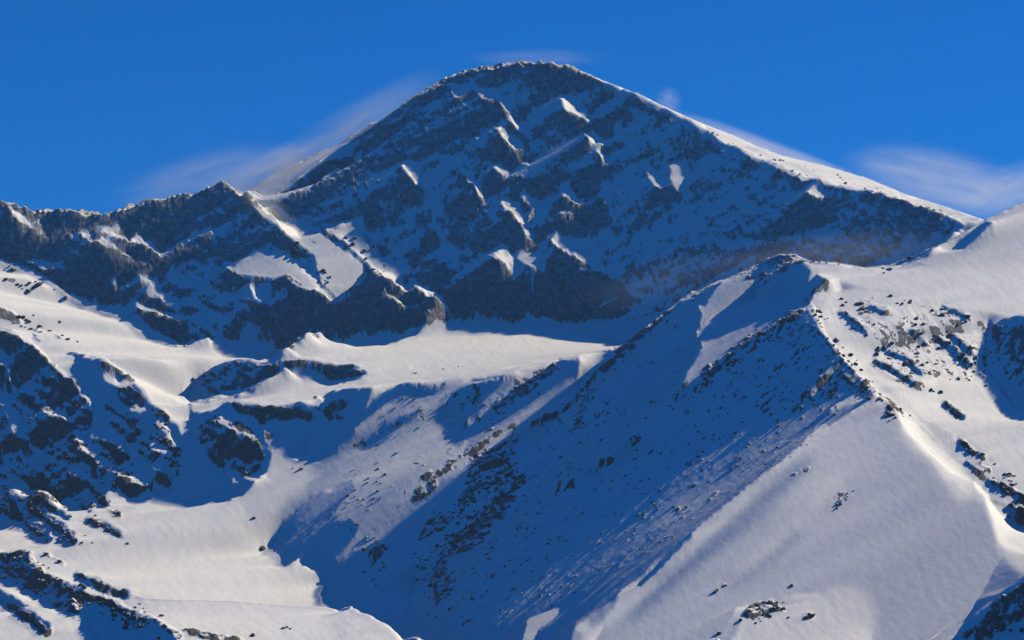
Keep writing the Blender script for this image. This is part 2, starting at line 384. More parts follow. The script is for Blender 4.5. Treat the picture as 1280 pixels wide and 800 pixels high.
# lower left rocks: dark ribs
streak(SHADE, 15, (0, 612), (22, 630)); streak(SHADE, 14, (0, 632), (30, 652), (58, 672)); streak(SHADE, 14, (32, 630), (62, 652), (90, 676))
streak(SHADE, 8, (44, 622), (66, 634), (84, 648)); streak(SHADE, 14, (108, 604), (118, 616), (130, 628)); streak(SHADE, 9, (110, 650), (130, 658), (148, 668))
facet(SHADE, (0, 690), (35, 690), (40, 705), (75, 735), (100, 765), (95, 772), (60, 755), (30, 735), (0, 720))
streak(SHADE, 14, (0, 745), (30, 765), (55, 785)); streak(SHADE, 16, (48, 722), (80, 735), (104, 748))
streak(SHADE, 10, (96, 720), (125, 732), (158, 745))
facet(SHADE, (106, 745), (135, 748), (160, 760), (190, 775), (215, 790), (250, 800), (130, 800), (112, 775))
# right flank: ribs and hollows
facet(SHADE, (500, 484), (560, 480), (480, 520), (430, 552), (415, 560), (440, 530))
streak(.3, 8, (448, 540), (475, 520), (512, 500), (530, 500))
facet(SHADE, (440, 556), (470, 540), (500, 520), (530, 508), (522, 522), (490, 545), (468, 562), (450, 564))
facet(.22, (395, 600), (440, 570), (480, 555), (530, 525), (562, 495), (575, 520), (560, 560), (530, 565), (500, 580), (460, 590), (420, 606), (385, 618), (350, 640))
facet(SHADE, (562, 500), (590, 480), (650, 472), (630, 490), (600, 520), (575, 560), (565, 560), (570, 530))
streak(.25, 6, (586, 532), (615, 505), (650, 480), (672, 462))
facet(SHADE, (590, 535), (620, 510), (660, 475), (700, 450), (725, 450), (718, 482), (680, 512), (640, 535), (590, 562), (580, 570))
facet(.27, (580, 570), (620, 548), (655, 535), (690, 510), (720, 486), (708, 510), (680, 530), (640, 560), (635, 575), (600, 590), (570, 590), (540, 600), (510, 622), (480, 640), (520, 605), (560, 578))
facet(SHADE, (338, 668), (360, 645), (390, 620), (420, 605), (440, 600), (445, 610), (415, 640), (430, 640), (450, 660), (430, 690), (400, 715), (386, 708), (375, 700), (356, 706), (345, 690), (335, 680))
facet(.08, (415, 650), (440, 630), (480, 610), (510, 590), (520, 600), (480, 630), (450, 650))
facet(SHADE, (400, 722), (440, 690), (500, 670), (524, 700), (490, 725), (450, 750), (428, 765), (415, 748))
facet(.36, (428, 768), (470, 742), (505, 716), (526, 704), (518, 730), (510, 755), (500, 780), (460, 778), (440, 790))
facet(SHADE, (526, 704), (560, 690), (620, 780), (560, 800), (490, 800), (512, 755))
streak(.2, 5, (700, 605), (735, 590), (768, 570), (790, 548))
facet(.2, (630, 800), (660, 775), (700, 757), (702, 765), (670, 790), (655, 800))
facet(SHADE, (702, 757), (760, 720), (830, 680), (770, 720), (720, 770), (690, 800), (660, 800))
# grey slope behind the front flank, crest light
streak(.3, 6, (855, 375), (880, 361), (915, 343), (945, 327))
facet(SHADE, (948, 328), (975, 317), (995, 320), (975, 345), (955, 362), (946, 360))
streak(.3, 7, (876, 385), (884, 392)); streak(.3, 8, (873, 415), (882, 432))
streak(.25, 5, (845, 500), (870, 478), (900, 455))
facet(SHADE, (1022, 343), (1035, 350), (1020, 360), (1008, 356))
streak(.22, 6, (1016, 492), (1036, 470), (1048, 458))
streak(.25, 8, (1042, 512), (1060, 504), (1075, 498))
facet(SHADE, (1200, 300), (1230, 278), (1245, 280), (1225, 298), (1205, 312), (1192, 312))
# rocky front on the right
facet(SHADE, (1235, 402), (1262, 410), (1280, 408), (1280, 520), (1262, 500), (1250, 478), (1232, 460))
streak(SHADE, 9, (1172, 424), (1190, 436), (1208, 456)); streak(SHADE, 8, (1192, 422), (1212, 440))
streak(SHADE, 7, (1050, 392), (1066, 402), (1082, 416)); streak(SHADE, 7, (1086, 384), (1104, 392)); streak(SHADE, 7, (1108, 440), (1130, 450), (1150, 466)); streak(SHADE, 7, (1094, 452), (1118, 464), (1142, 482))
streak(SHADE, 6, (1140, 416), (1156, 430)); streak(SHADE, 6, (1180, 385), (1204, 396)); streak(SHADE, 8, (1182, 506), (1202, 522))
streak(SHADE, 6, (1200, 552), (1215, 565), (1228, 570)); streak(SHADE, 6, (1208, 580), (1225, 592)); streak(SHADE, 7, (1235, 602), (1258, 615)); streak(SHADE, 8, (1250, 607), (1280, 625))
facet(SHADE, (1262, 640), (1280, 636), (1280, 662), (1268, 658))
# dome: left ribs
facet(.035, (1000, 574), (1020, 570), (1000, 600), (960, 640), (915, 675), (860, 718), (810, 760), (782, 780), (790, 760), (840, 710), (880, 675), (925, 635))
streak(.26, 9, (1030, 535), (985, 575), (935, 612), (900, 642), (868, 668))
streak(.3, 9, (930, 620), (885, 660), (860, 680), (830, 705), (800, 740), (760, 775))
streak(.3, 5, (848, 684), (815, 712), (775, 742))
streak(SHADE, 6, (862, 668), (840, 690), (800, 730))
streak(.3, 8, (1050, 600), (1010, 640), (965, 680), (925, 715))
streak(.02, 7, (1000, 665), (960, 700), (915, 730))
streak(.5, 26, (1140, 535), (1175, 570), (1205, 610))

def inside(poly, px, py):
    c = np.zeros(px.shape, bool); n = len(poly)
    for i in range(n):
        (x0, y0), (x1, y1) = poly[i], poly[i - 1]
        if y0 == y1: continue
        c ^= ((y0 > py) != (y1 > py)) & (px < (x1 - x0) * (py - y0) / (y1 - y0) + x0)
    return c

def seg_dist(pl, px, py):
    d = np.full(px.shape, 1e9)
    for (x0, y0), (x1, y1) in zip(pl[:-1], pl[1:]):
        dx, dy = x1 - x0, y1 - y0
        t = np.clip(((px - x0) * dx + (py - y0) * dy) / (dx * dx + dy * dy), 0, 1)
        d = np.minimum(d, np.hypot(px - x0 - t * dx, py - y0 - t * dy))
    return d

RS = 1.0                                            # raster step in photo pixels
RPX, RPY = np.meshgrid(np.arange(0, 1280, RS) + RS / 2, np.arange(0, 880, RS) + RS / 2)
def paint(img, v, p, w, op='set'):
    xs = [q[0] for q in p]; ys = [q[1] for q in p]; m = (w or 0) + 2
    i0, i1 = int(max(0, (min(xs) - m) / RS)), int(min(RPX.shape[1], (max(xs) + m) / RS + 1))
    j0, j1 = int(max(0, (min(ys) - m) / RS)), int(min(RPX.shape[0], (max(ys) + m) / RS + 1))
    if i1 <= i0 or j1 <= j0: return
    px, py = RPX[j0:j1, i0:i1], RPY[j0:j1, i0:i1]
    k = inside(p, px, py) if w is None else seg_dist(p, px, py) < w / 2
    if op == 'set': img[j0:j1, i0:i1][k] = v
    else: img[j0:j1, i0:i1][k] = np.maximum(img[j0:j1, i0:i1][k], v)

TARGET = np.full(RPX.shape, np.nan)
for v, p, w in FACETS: paint(TARGET, v, [(x, 880 if y == 800 else y) for x, y in p], w)
lm = (TARGET > 0).astype(float)                     # soft changes between lit and half-lit snow
soft = blur(np.nan_to_num(TARGET) * lm, 7.0) / (blur(lm, 7.0) + 1e-6)
TARGET = np.where((TARGET > 0) & (np.abs(soft - TARGET) < .25), soft, TARGET)

def lookup(img, px, py, fill):
    px = np.where((px > -90) & (px < 1370), np.clip(px, .5, 1279), px)      # slopes run on past the picture's edge
    i = np.floor(px / RS).astype(int); j = np.floor(py / RS).astype(int)
    ok = (i >= 0) & (j >= 0) & (i < img.shape[1]) & (j < img.shape[0])
    r = np.full(px.shape, fill, dtype=float)
    r[ok] = img[j[ok], i[ok]]
    return r

def gsample(A, x, y):
    fx = np.clip((x - GX[0]) / RES, 0, len(GX) - 1.001); fy = np.clip((y - GY[0]) / RES, 0, len(GY) - 1.001)
    i = fx.astype(int); j = fy.astype(int); u = fx - i; v = fy - j
    return (A[j, i] * (1 - u) + A[j, i + 1] * u) * (1 - v) + (A[j + 1, i] * (1 - u) + A[j + 1, i + 1] * u) * v

VC = np.arange(-100, 1381, 2.5); VR = np.arange(GY[0], GY[-1], 3.5)
VPX, VD = np.meshgrid(VC, VR)
def visible(Zg, tol=1.5):
    """grid nodes the camera sees: no nearer ground on their sight line"""
    Xf = (VPX - 640) / FPX * VD
    for k in range(2):
        Xf = (VPX - 640) / FPX * (CP * VD + SP * gsample(Zg, Xf, VD))
    _, pf = project(Xf, VD, gsample(Zg, Xf, VD))
    run = np.minimum.accumulate(pf, axis=0)
    px, py = project(XX, YY, Zg)
    i = np.clip(((px - VC[0]) / 2.5).round().astype(int), 0, len(VC) - 1)
    j = np.clip(((YY - VR[0]) / 3.5).astype(int), 0, len(VR) - 1)
    ok = (py <= run[j, i] + tol) & (px > -85) & (px < 1365) & (py > 0) & (py < 880)
    return px, py, ok

def shadow_height(Zg):
    """height under which a point lies in the cast shadow of the ground towards the sun"""
    te = math.tan(SUN_EL); M = np.full_like(Zg, -1e9); W = Zg.copy()
    for k in range(9):
        d = 4.4 * 2 ** k
        i, j = int(round(d * sx / RES)), int(round(d * sy / RES)); dd = math.hypot(i, j) * RES
        n, m = Zg.shape
        if i >= m or j >= n: break
        S = np.full_like(W, -1e9); S[:n - j, :m - i] = W[j:, i:] - dd * te
        M = np.maximum(M, S); W = np.maximum(W, S)
    return M

CAP = np.where(YY > 4860, 40.0, 16.0)              # how far small facets may be lifted out of the cast shadow
KX = 2 * np.pi * np.fft.fftfreq(len(GX), RES)[None, :]
KY = 2 * np.pi * np.fft.fftfreq(len(GY), RES)[:, None]
SH = math.hypot(SUN[0], SUN[1]); sx, sy = SUN[0] / SH, SUN[1] / SH
KS = KX * sx + KY * sy; KV = -KX * sy + KY * sx
LAM = (2 * np.pi / 450.0) ** 2
wf = np.where(XX / YY < -.06, 1.0, np.clip((YY - 4500) / 250, .35, 1))            # outlines of snow facets wander less than those of rock
WX = wf * (fbm(XX / 37, YY / 37, 3, 3) * 6.5 + noise2(XX / 8, YY / 8, 4) * 1.6)
WY = wf * (fbm(XX / 37, YY / 37, 3, 5) * 6.5 + noise2(XX / 8, YY / 8, 6) * 1.6)
Zbase = Z.copy()
_sx = 640 + FPX * XX / YY
RAISED = np.zeros_like(Z)
SHELF = np.where((_sx > 330) & (_sx < 800) & (YY > 4740) & (YY < 5060), .15, 1.0)   # the shelf stays flat
PIN = []                                            # crest lines keep their drawn height
for pl in PINS:
    for a, b in zip(pl[:-1], pl[1:]):
        a, b = np.array(a), np.array(b); n = max(1, int(np.hypot(*(b - a)[:2]) / 8))
        for t in range(n): PIN.append(a + (b - a) * t / n)
PIN = np.array(PIN)
PIN = PIN[(PIN[:, 0] > GX[0]) & (PIN[:, 0] < GX[-1]) & (PIN[:, 1] > GY[0]) & (PIN[:, 1] < GY[-1])]
pi = ((PIN[:, 0] - GX[0]) / RES).round().astype(int).clip(0, len(GX) - 1); pj = ((PIN[:, 1] - GY[0]) / RES).round().astype(int).clip(0, len(GY) - 1)
def pin_crests(Zg):
    for sg in (6.0, 2.5):
        num = np.zeros_like(Zg); den = np.zeros_like(Zg)
        np.add.at(num, (pj, pi), PIN[:, 2] - Zg[pj, pi]); np.add.at(den, (pj, pi), 1.0)
        num = blur(num, sg); den = blur(den, sg)
        w = den / (den + .12 / (sg * 8 * 2.5 / RES))
        Zg = Zg + w * num / (den + 1e-9)
    return Zg
SKYLINE = [(-400, 215), (-250, 222), (-60, 240), (0, 250), (40, 262), (90, 262), (135, 269), (160, 257), (200, 250), (245, 240), (262, 230), (278, 226), (292, 234), (302, 241), (312, 237), (345, 215), (400, 190), (450, 163),
           (480, 149), (515, 123), (545, 106), (560, 97), (580, 90), (610, 82), (650, 78), (690, 78), (715, 84), (740, 95), (770, 107), (800, 118), (830, 133), (860, 147), (920, 171), (975, 194), (1030, 207), (1080, 221), (1130, 242), (1180, 258), (1225, 273), (1300, 300), (1700, 300)]
RIDGE = [(765, 438), (790, 428), (830, 395), (850, 377), (880, 360), (915, 342), (950, 326), (975, 318), (992, 318), (1012, 327), (1045, 329), (1080, 335), (1110, 332), (1150, 316), (1190, 300), (1230, 275), (1280, 252), (1350, 225), (1700, 200)]
def clamp(Zg, jit=0.0, d=None, X=None):
    X = XX if X is None else X; Y = YY if d is None else d
    for prof, lo, hi, x0 in ((SKYLINE, 4880, 9000, -1e9), (RIDGE, 4200, 4890, 765)):
        px, _ = project(X, Y, Zg)
        sp = np.interp(px, [a for a, b in prof], [b for a, b in prof]) + jit
        v = (400 - sp) / FPX
        top = Y * (SP + CP * v) / (CP - SP * v)
        m = (Y > lo) & (Y < hi) & (px > x0)
        ex = np.maximum(Zg - top, 0)
        Zg = np.where(m, Zg - ex, Zg)
    return Zg
for it in range(10):
    px, py, vis = visible(Z)
    t = lookup(TARGET, px + WX, py + WY, np.nan)
    gy, gx = np.gradient(Z, RES)
    bu = SUN[2] - SUN[0] * gx - SUN[1] * gy
    nn = np.sqrt(1 + gx * gx + gy * gy)
    r = np.where(vis & ~np.isnan(t), (bu - t * nn) / SH, 0.0)
    # lit facets need only be lit enough, shaded ones only be turned away enough
    r = np.where((np.abs(t - DEEP) < 1e-6) & (r < 0), np.minimum(r + .12, 0) , r)
    r = np.where((t < 0) & (r > 0), 1.5 * r, r)
    r = np.clip(r, -1.6, 1.6)
    r = blur(r, 1.0)
    R = np.fft.fft2(r)
    D = np.real(np.fft.ifft2(-1j * KS * R / (KS ** 2 + 0.07 * KV ** 2 + LAM)))
    ex = np.clip(shadow_height(Z) - Z, 0, 30) * (vis & (t > .05)) * SHELF
    up = np.minimum(0.5 * blur(np.minimum(ex, 12), 1.5), np.maximum(CAP - RAISED, 0)); RAISED = RAISED + up
    Z = clamp(pin_crests(Z + 0.85 * D + up))
    print("sfs", it, "rms", float(np.sqrt((D ** 2).mean())), "max", float(np.abs(D).max()), "resid", float(np.abs(r[vis]).mean()))

# ------------------------------------------------------------------ where bare rock shows (share of rock in each outline)
ROCKS = []
def rocky(v, *p, w=None): ROCKS.append((v, p, w))
rocky(.46, (0, 250), (135, 270), (275, 227), (330, 252), (436, 207), (450, 170), (545, 107), (650, 78), (715, 85), (770, 120), (860, 170), (940, 205), (1010, 232), (1100, 250), (1200, 280), (1160, 320), (1000, 330), (850, 380), (790, 400), (640, 390), (500, 410), (340, 440), (250, 420), (150, 390), (0, 320))
rocky(.62, (545, 107), (580, 90), (640, 78), (715, 84), (760, 108), (700, 118), (640, 112), (600, 122))
rocky(.66, (355, 252), (436, 208), (450, 170), (515, 124), (548, 110), (600, 125), (640, 150), (665, 195), (640, 212), (600, 200), (560, 192), (510, 202), (480, 215), (450, 245), (420, 262), (380, 268))
rocky(.55, (420, 262), (470, 230), (500, 205), (525, 235), (545, 300), (520, 312), (480, 290), (455, 275))
rocky(.6, (575, 210), (640, 218), (672, 240), (668, 262), (640, 252), (610, 262), (590, 240))
rocky(.9, (560, 262), (582, 242), (600, 255), (615, 280), (620, 300), (602, 312), (565, 306))
rocky(.7, (622, 262), (640, 268), (658, 290), (662, 308), (640, 312), (618, 305))
rocky(.85, (688, 262), (705, 250), (722, 212), (742, 218), (752, 250), (765, 285), (745, 298), (718, 292), (700, 285))
rocky(1.0, (680, 340), (692, 316), (715, 322), (745, 342), (775, 358), (792, 375), (782, 388), (740, 395), (700, 394), (674, 388))
rocky(.95, (592, 355), (606, 332), (632, 342), (652, 362), (656, 392), (630, 394), (605, 382))
rocky(.85, (512, 345), (545, 325), (582, 345), (585, 360), (560, 358), (580, 385), (555, 378))
rocky(.9, (318, 400), (340, 388), (380, 392), (395, 410), (370, 430), (345, 436), (322, 428))
rocky(.85, (425, 378), (450, 345), (470, 338), (505, 362), (560, 388), (555, 402), (515, 405), (500, 415), (470, 408), (430, 405), (400, 405), (410, 385))
rocky(.75, (355, 338), (380, 345), (385, 360), (355, 355)); rocky(.7, (330, 365), (360, 352), (395, 365), (412, 380), (395, 392), (340, 388))
rocky(.8, (268, 342), (290, 340), (308, 352), (300, 366), (270, 364)); rocky(.7, (262, 385), (295, 378), (300, 392), (270, 392))
rocky(.6, (760, 292), (800, 250), (830, 236), (842, 270), (800, 290))
rocky(.62, (890, 300), (960, 262), (1000, 250), (1050, 252), (1060, 275), (1010, 290), (950, 300))
rocky(.72, (960, 295), (1000, 255), (1030, 250), (1045, 272), (1020, 285))
rocky(.7, (1060, 280), (1085, 245), (1105, 248), (1180, 268), (1175, 290), (1120, 310), (1060, 320))
rocky(.62, (800, 335), (870, 310), (960, 310), (1050, 300), (1150, 300), (1080, 330), (985, 316), (900, 345), (840, 362))
rocky(.6, (770, 325), (800, 328), (805, 350), (780, 352))
# left wall
rocky(.74, (0, 252), (60, 262), (135, 270), (160, 258), (245, 240), (275, 228), (300, 246), (330, 270), (345, 305), (310, 325), (270, 335), (230, 320), (200, 335), (150, 340), (100, 350), (60, 335), (0, 316))
rocky(.9, (0, 285), (60, 290), (120, 320), (110, 345), (60, 330), (0, 310)); rocky(.85, (90, 330), (160, 325), (200, 335), (180, 345), (100, 345)); rocky(.85, (0, 262), (40, 290), (10, 280))
rocky(.85, (60, 262), (135, 270), (130, 285), (80, 275)); rocky(.85, (258, 232), (278, 226), (296, 240), (285, 262), (265, 258))
rocky(.9, (20, 326), (60, 338), (92, 348), (100, 370), (70, 352)); rocky(.85, (130, 352), (152, 356), (170, 370), (150, 378), (132, 370))
rocky(1.0, (170, 388), (200, 396), (225, 402), (240, 415), (232, 428), (205, 418), (185, 408)); rocky(.8, (180, 345), (215, 355), (250, 362), (252, 372), (215, 368), (190, 358))
rocky(.7, (225, 375), (262, 380), (258, 392), (225, 388)); rocky(.8, (120, 362), (140, 352), (150, 372), (135, 380))
# bright ramp: dark ribs
rocky(.95, (0, 335), (14, 340), (26, 352), (8, 356), (0, 350)); rocky(.95, (34, 346), (50, 360), (72, 378), (60, 374), (42, 362)); rocky(.95, (60, 354), (75, 362), (90, 374), (74, 370))
rocky(.9, (0, 384), (18, 392), (34, 408), (20, 406), (0, 398)); rocky(.75, (34, 404), (55, 414), (62, 420), (46, 416)); rocky(.85, (66, 416), (84, 422), (92, 428), (74, 424))
# left buttresses
rocky(.62, (0, 412), (40, 428), (90, 480), (118, 528), (112, 545), (150, 580), (200, 615), (140, 605), (120, 640), (60, 612), (0, 600))
rocky(.9, (0, 418), (22, 422), (50, 440), (74, 462), (60, 466), (30, 462), (0, 440)); rocky(.8, (20, 468), (60, 466), (92, 482), (88, 492), (50, 490))
rocky(.85, (60, 498), (85, 486), (105, 500), (120, 524), (112, 545), (88, 525)); rocky(.85, (40, 530), (80, 526), (100, 540), (105, 562), (125, 580), (95, 580), (60, 570), (40, 552))
rocky(.8, (120, 552), (150, 560), (168, 578), (150, 578)); rocky(.9, (135, 590), (165, 600), (190, 618), (172, 628), (140, 612))
rocky(.9, (112, 446), (130, 446), (155, 465), (172, 480), (160, 478), (130, 466)); rocky(.88, (138, 490), (150, 482), (170, 490), (182, 512), (165, 512), (150, 505))
rocky(.75, (130, 505), (170, 515), (195, 540), (205, 575), (190, 585), (165, 560), (140, 545), (128, 525)); rocky(.7, (195, 515), (212, 522), (222, 560), (220, 590), (205, 570), (200, 540))
rocky(.8, (190, 592), (216, 604), (220, 618), (200, 612))
rocky(.7, (10, 590), (60, 580), (100, 600), (112, 640), (80, 630), (30, 612))
# lower left ribs
rocky(.9, (0, 606), (16, 616), (26, 634), (10, 628), w=None); rocky(.8, (0, 634), (30, 652), (62, 674), w=9); rocky(.8, (34, 632), (62, 654), (92, 678), w=10); rocky(.9, (44, 620), (66, 636), (84, 650), w=7)
rocky(.85, (108, 604), (120, 620), (132, 632), w=10); rocky(.75, (110, 652), (130, 660), (148, 668), w=9); rocky(.95, (138, 640), (149, 646), w=6)
rocky(.72, (0, 688), (38, 690), (60, 720), (100, 748), (105, 770), (70, 760), (30, 735), (0, 722)); rocky(.75, (0, 750), (30, 768), (58, 790), w=14); rocky(.88, (50, 722), (80, 736), (104, 748), w=12)
rocky(.8, (96, 720), (125, 732), (158, 745), w=9); rocky(.75, (110, 745), (140, 755), (190, 780), (220, 795), w=13); rocky(.9, (148, 770), (165, 775), (180, 790), (160, 790)); rocky(.7, (230, 792), (300, 800), w=10)
rocky(.95, (58, 692), (64, 698), w=6); rocky(.95, (70, 700), (78, 706), w=6)
# knolls, basin
rocky(.66, (240, 494), (250, 470), (290, 454), (345, 457), (358, 467), (300, 486)); rocky(.66, (345, 452), (400, 459), (440, 457), (460, 468), (415, 478), (370, 466))
rocky(.62, (278, 506), (300, 507), (345, 514), (390, 516), (400, 530), (330, 530), (300, 522)); rocky(.72, (250, 530), (270, 520), (300, 535), (320, 550), (340, 565), (325, 590), (300, 600), (262, 580), (250, 555))
rocky(.95, (286, 524), (300, 530), (322, 545), (325, 556), (305, 545)); rocky(.7, (325, 530), (345, 545), (342, 562), (330, 548))
rocky(.7, (395, 495), (408, 500), (405, 515), (392, 512)); rocky(.5, (400, 500), (440, 500), (430, 530), (405, 530))
# right flank
rocky(.33, (520, 690), (600, 590), (720, 500), (780, 440), (850, 380), (880, 365), (860, 470), (1005, 390), (1090, 500), (950, 595), (800, 700), (640, 790), (520, 790))
rocky(.30, (440, 560), (560, 480), (700, 455), (640, 540), (540, 620), (430, 700), (400, 690))
rocky(.36, (600, 640), (700, 540), (760, 470), (800, 500), (720, 600), (620, 700), (560, 760))
rocky(.42, (900, 470), (1005, 392), (1060, 470), (1000, 520), (930, 520))
rocky(.72, (670, 462), (690, 455), (700, 462), (660, 495), (620, 522), (610, 520), (640, 490)); rocky(.55, (465, 548), (500, 530), (525, 512), (528, 520), (490, 545))
rocky(.62, (540, 640), (575, 640), (590, 560), (635, 570), (645, 600), (600, 625), (570, 650), (540, 670), (520, 680)); rocky(.7, (510, 640), (535, 590), (550, 600), (548, 620), (525, 635))
rocky(.68, (560, 680), (600, 640), (640, 600), (660, 590), (640, 640), (590, 690), (560, 700), (570, 740), (545, 760), (540, 720))
rocky(.72, (460, 690), (478, 680), (488, 690), (470, 710), (458, 705)); rocky(.6, (470, 738), (466, 728), w=8); rocky(.55, (555, 595), (600, 560), (640, 545), w=14)
rocky(.62, (720, 540), (730, 510), (745, 490), w=9); rocky(.7, (790, 430), (770, 450), (745, 470), (720, 500), w=9)
rocky(.66, (1000, 388), (975, 405), (940, 425), (905, 455), (880, 475), w=14); rocky(.95, (790, 428), (815, 410), (835, 392), w=5)
rocky(.95, (965, 322), (985, 316), (1000, 322), (985, 328)); rocky(.98, (1018, 360), (1033, 352), w=8)
rocky(.75, (1045, 465), (1065, 480), (1090, 498), (1100, 503), (1070, 495), (1045, 478)); rocky(.6, (1000, 500), (1030, 480), (1050, 490), (1020, 510))
# right rocky front
rocky(.42, (1075, 370), (1120, 385), (1160, 380), (1225, 400), (1250, 420), (1280, 410), (1280, 490), (1250, 470), (1225, 480), (1180, 470), (1150, 490), (1110, 475), (1085, 455), (1100, 430), (1070, 400))
rocky(.7, (1012, 375), (1030, 420), (1055, 455), (1075, 480), (1100, 500), w=6); rocky(.85, (1050, 392), (1075, 402), (1085, 425), (1075, 412)); rocky(.7, (1235, 402), (1262, 412), (1280, 410), (1280, 470), (1250, 450))
rocky(.72, (1100, 495), (1120, 510), (1135, 525), (1120, 530), (1105, 522)); rocky(.7, (1180, 500), (1205, 515), (1200, 526), (1182, 516))
rocky(.95, (1200, 552), (1215, 565), (1230, 572), w=6); rocky(.95, (1222, 580), (1240, 590), w=5); rocky(.85, (1210, 582), (1222, 592), w=5); rocky(.95, (1218, 594), (1236, 602), w=5); rocky(.95, (1242, 605), (1262, 620), w=8); rocky(.85, (1255, 608), (1280, 622), w=8)
rocky(1.0, (1262, 630), (1280, 628), (1280, 660), (1268, 655), (1270, 640)); rocky(.6, (1040, 620), (1055, 610), (1062, 620), (1045, 635)); rocky(.55, (990, 595), (1010, 585), w=8)
rocky(.75, (925, 770), (945, 752), (965, 752), (985, 765), (960, 770), (940, 775)); rocky(.95, (1002, 768), (1015, 765), (1020, 775), (1005, 777)); rocky(.8, (885, 742), (905, 730), w=6)
rocky(.75, (1190, 803), (1220, 785), (1240, 765), (1260, 748), (1285, 735), (1285, 770), (1240, 800)); rocky(.9, (1232, 788), (1240, 762), (1285, 733), w=8)

COVER = np.zeros(RPX.shape)
for v, p, w in ROCKS: paint(COVER, v, p, w)
for x in range(0, 742):                             # rock runs on over the skyline
    yy = int(np.interp(x, [a for a, b in SKYLINE], [b for a, b in SKYLINE])) + 9
    COVER[:yy, x] = COVER[yy, x]
COVER = blur(COVER, 1.6)

px, py, vis = visible(Z, 60)
cov = lookup(COVER, np.clip(px + WX * .8, 1, 1278), np.clip(py + WY * .8, 1, 878), 0.0)
t = lookup(TARGET, px + WX, py + WY, np.nan)
cov = np.where(vis & (t > .15) & (YY > 4860), cov * .3, cov) * .9      # sunlit patches of the face are snow
cov = np.where((px > 742) & ~vis, 0, cov)
cov = np.where((px < 250) & (YY < 4860), cov * .84, cov)
cov = blur(cov, 1.0)

wv = np.exp(-((XX + 290) / 170) ** 2 - ((YY - 4235) / 120) ** 2)       # the valley snow runs out evenly at its mouth
Z = Z + wv * (blur(Z, 20.0) - Z)
# rocky ground is broken: ribs and gullies down the fall line, ledges and blocks
ca, sa = math.cos(.5), math.sin(.5)
U = XX * ca + YY * .35 + Z * .5; V = -XX * sa + YY * .5 + Z * .9
wob = noise2(XX / 60, Z / 60, 401) * .7
n_rib = fbm(XX / 34 + YY / 120 + wob, Z / 130 + YY / 260, 4, 11, gain=.55, ridged=True)
n_mid = fbm(XX / 22 + Z / 60, YY / 22 - Z / 40, 4, 31, ridged=True)
n_led = fbm(U / 60, V / 15, 3, 51)
rk = np.clip((cov - .22) / .4, 0, 1)
g1, g0 = np.gradient(blur(Z, 4.0), RES)
steep = np.clip(np.sqrt(1 + g0 * g0 + g1 * g1), 1, 2.4)
far = np.clip((YY - 4800) / 120, 0, 1)
n_fin = fbm(XX / 13 + YY / 60 + wob, Z / 44 + YY / 90, 3, 17, gain=.55, ridged=True)
Z = Z + rk * steep * ((2.6 + 3.2 * far) * n_rib + (1.0 + 1.1 * far) * n_fin + 1.7 * n_mid + 1.5 * n_led)
# snow: drifts, and shallow runnels down the big flank and the dome
FLANK = np.zeros(RPX.shape)
paint(FLANK, 1.0, ((500, 484), (760, 440), (850, 378), (1008, 386), (1095, 500), (900, 640), (700, 790), (430, 800), (400, 720), (340, 690), (400, 590)), None)
paint(FLANK, .22, ((1095, 500), (1130, 560), (1060, 700), (900, 800), (700, 800), (900, 640)), None)
FLANK = blur(FLANK, 8)
fl = np.where(vis, lookup(FLANK, px, py, 0.0), 0.0); fl = blur(fl, 2.0)
cr = XX * .48 - YY * .87; al = XX * .87 + YY * .48
cr = cr + 10 * noise2(XX / 90, YY / 90, 411)
Z = Z + fl * (4.2 * fbm(cr / 42, al / 230, 3, 61, gain=.45, ridged=True) + .9 * fbm(cr / 13, al / 90, 3, 63, ridged=True) + .3 * fbm(cr / 5, al / 30, 2, 65))
Z = Z + (1 - rk) * (0.9 * fbm(XX / 55, YY / 75, 4, 71) + .22 * fbm((XX * .8 + YY * .6) / 9, (YY * .8 - XX * .6) / 34, 3, 75))
# the broken ground keeps to the light and shade of its slope
thr = .06 - fl * np.clip(.085 + .11 * fbm(cr / 55, al / 260, 3, 511) + .06 * fbm(cr / 16, al / 120, 2, 513), 0, .2)    # the big flank is only just grazed by the sun
LAM2 = (2 * np.pi / 260.0) ** 2
for it in range(5):
    px, py, vis = visible(Z)
    t = lookup(TARGET, px + WX, py + WY, np.nan)
    gy, gx = np.gradient(Z, RES)
    bu = SUN[2] - SUN[0] * gx - SUN[1] * gy; nn = np.sqrt(1 + gx * gx + gy * gy)
    r = np.where(t < 0, np.maximum(bu + thr * nn, 0), np.where(t > .3, np.minimum(bu - .3 * nn, 0), np.where(t > 0, bu - t * nn, 0)))
    r = np.where(vis & ~np.isnan(t), r / SH, 0.0)
    R = np.fft.fft2(np.clip(r, -1.2, 1.2))
    D = np.real(np.fft.ifft2(-1j * KS * R / (KS ** 2 + 0.12 * KV ** 2 + LAM2)))
    ex = np.clip(shadow_height(Z) - Z, 0, 22) * (vis & (t > .15)) * SHELF
    up = np.minimum(.65 * blur(ex, 1.3), np.maximum(CAP * 1.4 - RAISED, 0)); RAISED = RAISED + up
    Z = Z + .9 * D + up
jit = np.abs(noise2(XX / 9, YY / 60, 201)) * 4.5 + np.abs(noise2(XX / 26, YY / 90, 203)) * 8 + np.abs(noise2(XX / 63, YY / 120, 207)) * 7 - 3.0
rough = np.interp(px, [0, 290, 310, 350, 365, 700, 745, 1300], [1, 1, .2, .2, 1, 1, .15, .15]) * (YY > 4880)
Z = clamp(Z, jit * rough + .5 * noise2(XX / 14, YY / 14, 205))
gy, gx = np.gradient(Z, RES)
sl_loc = np.hypot(gx, gy)
sl_avg = blur(sl_loc, 10)
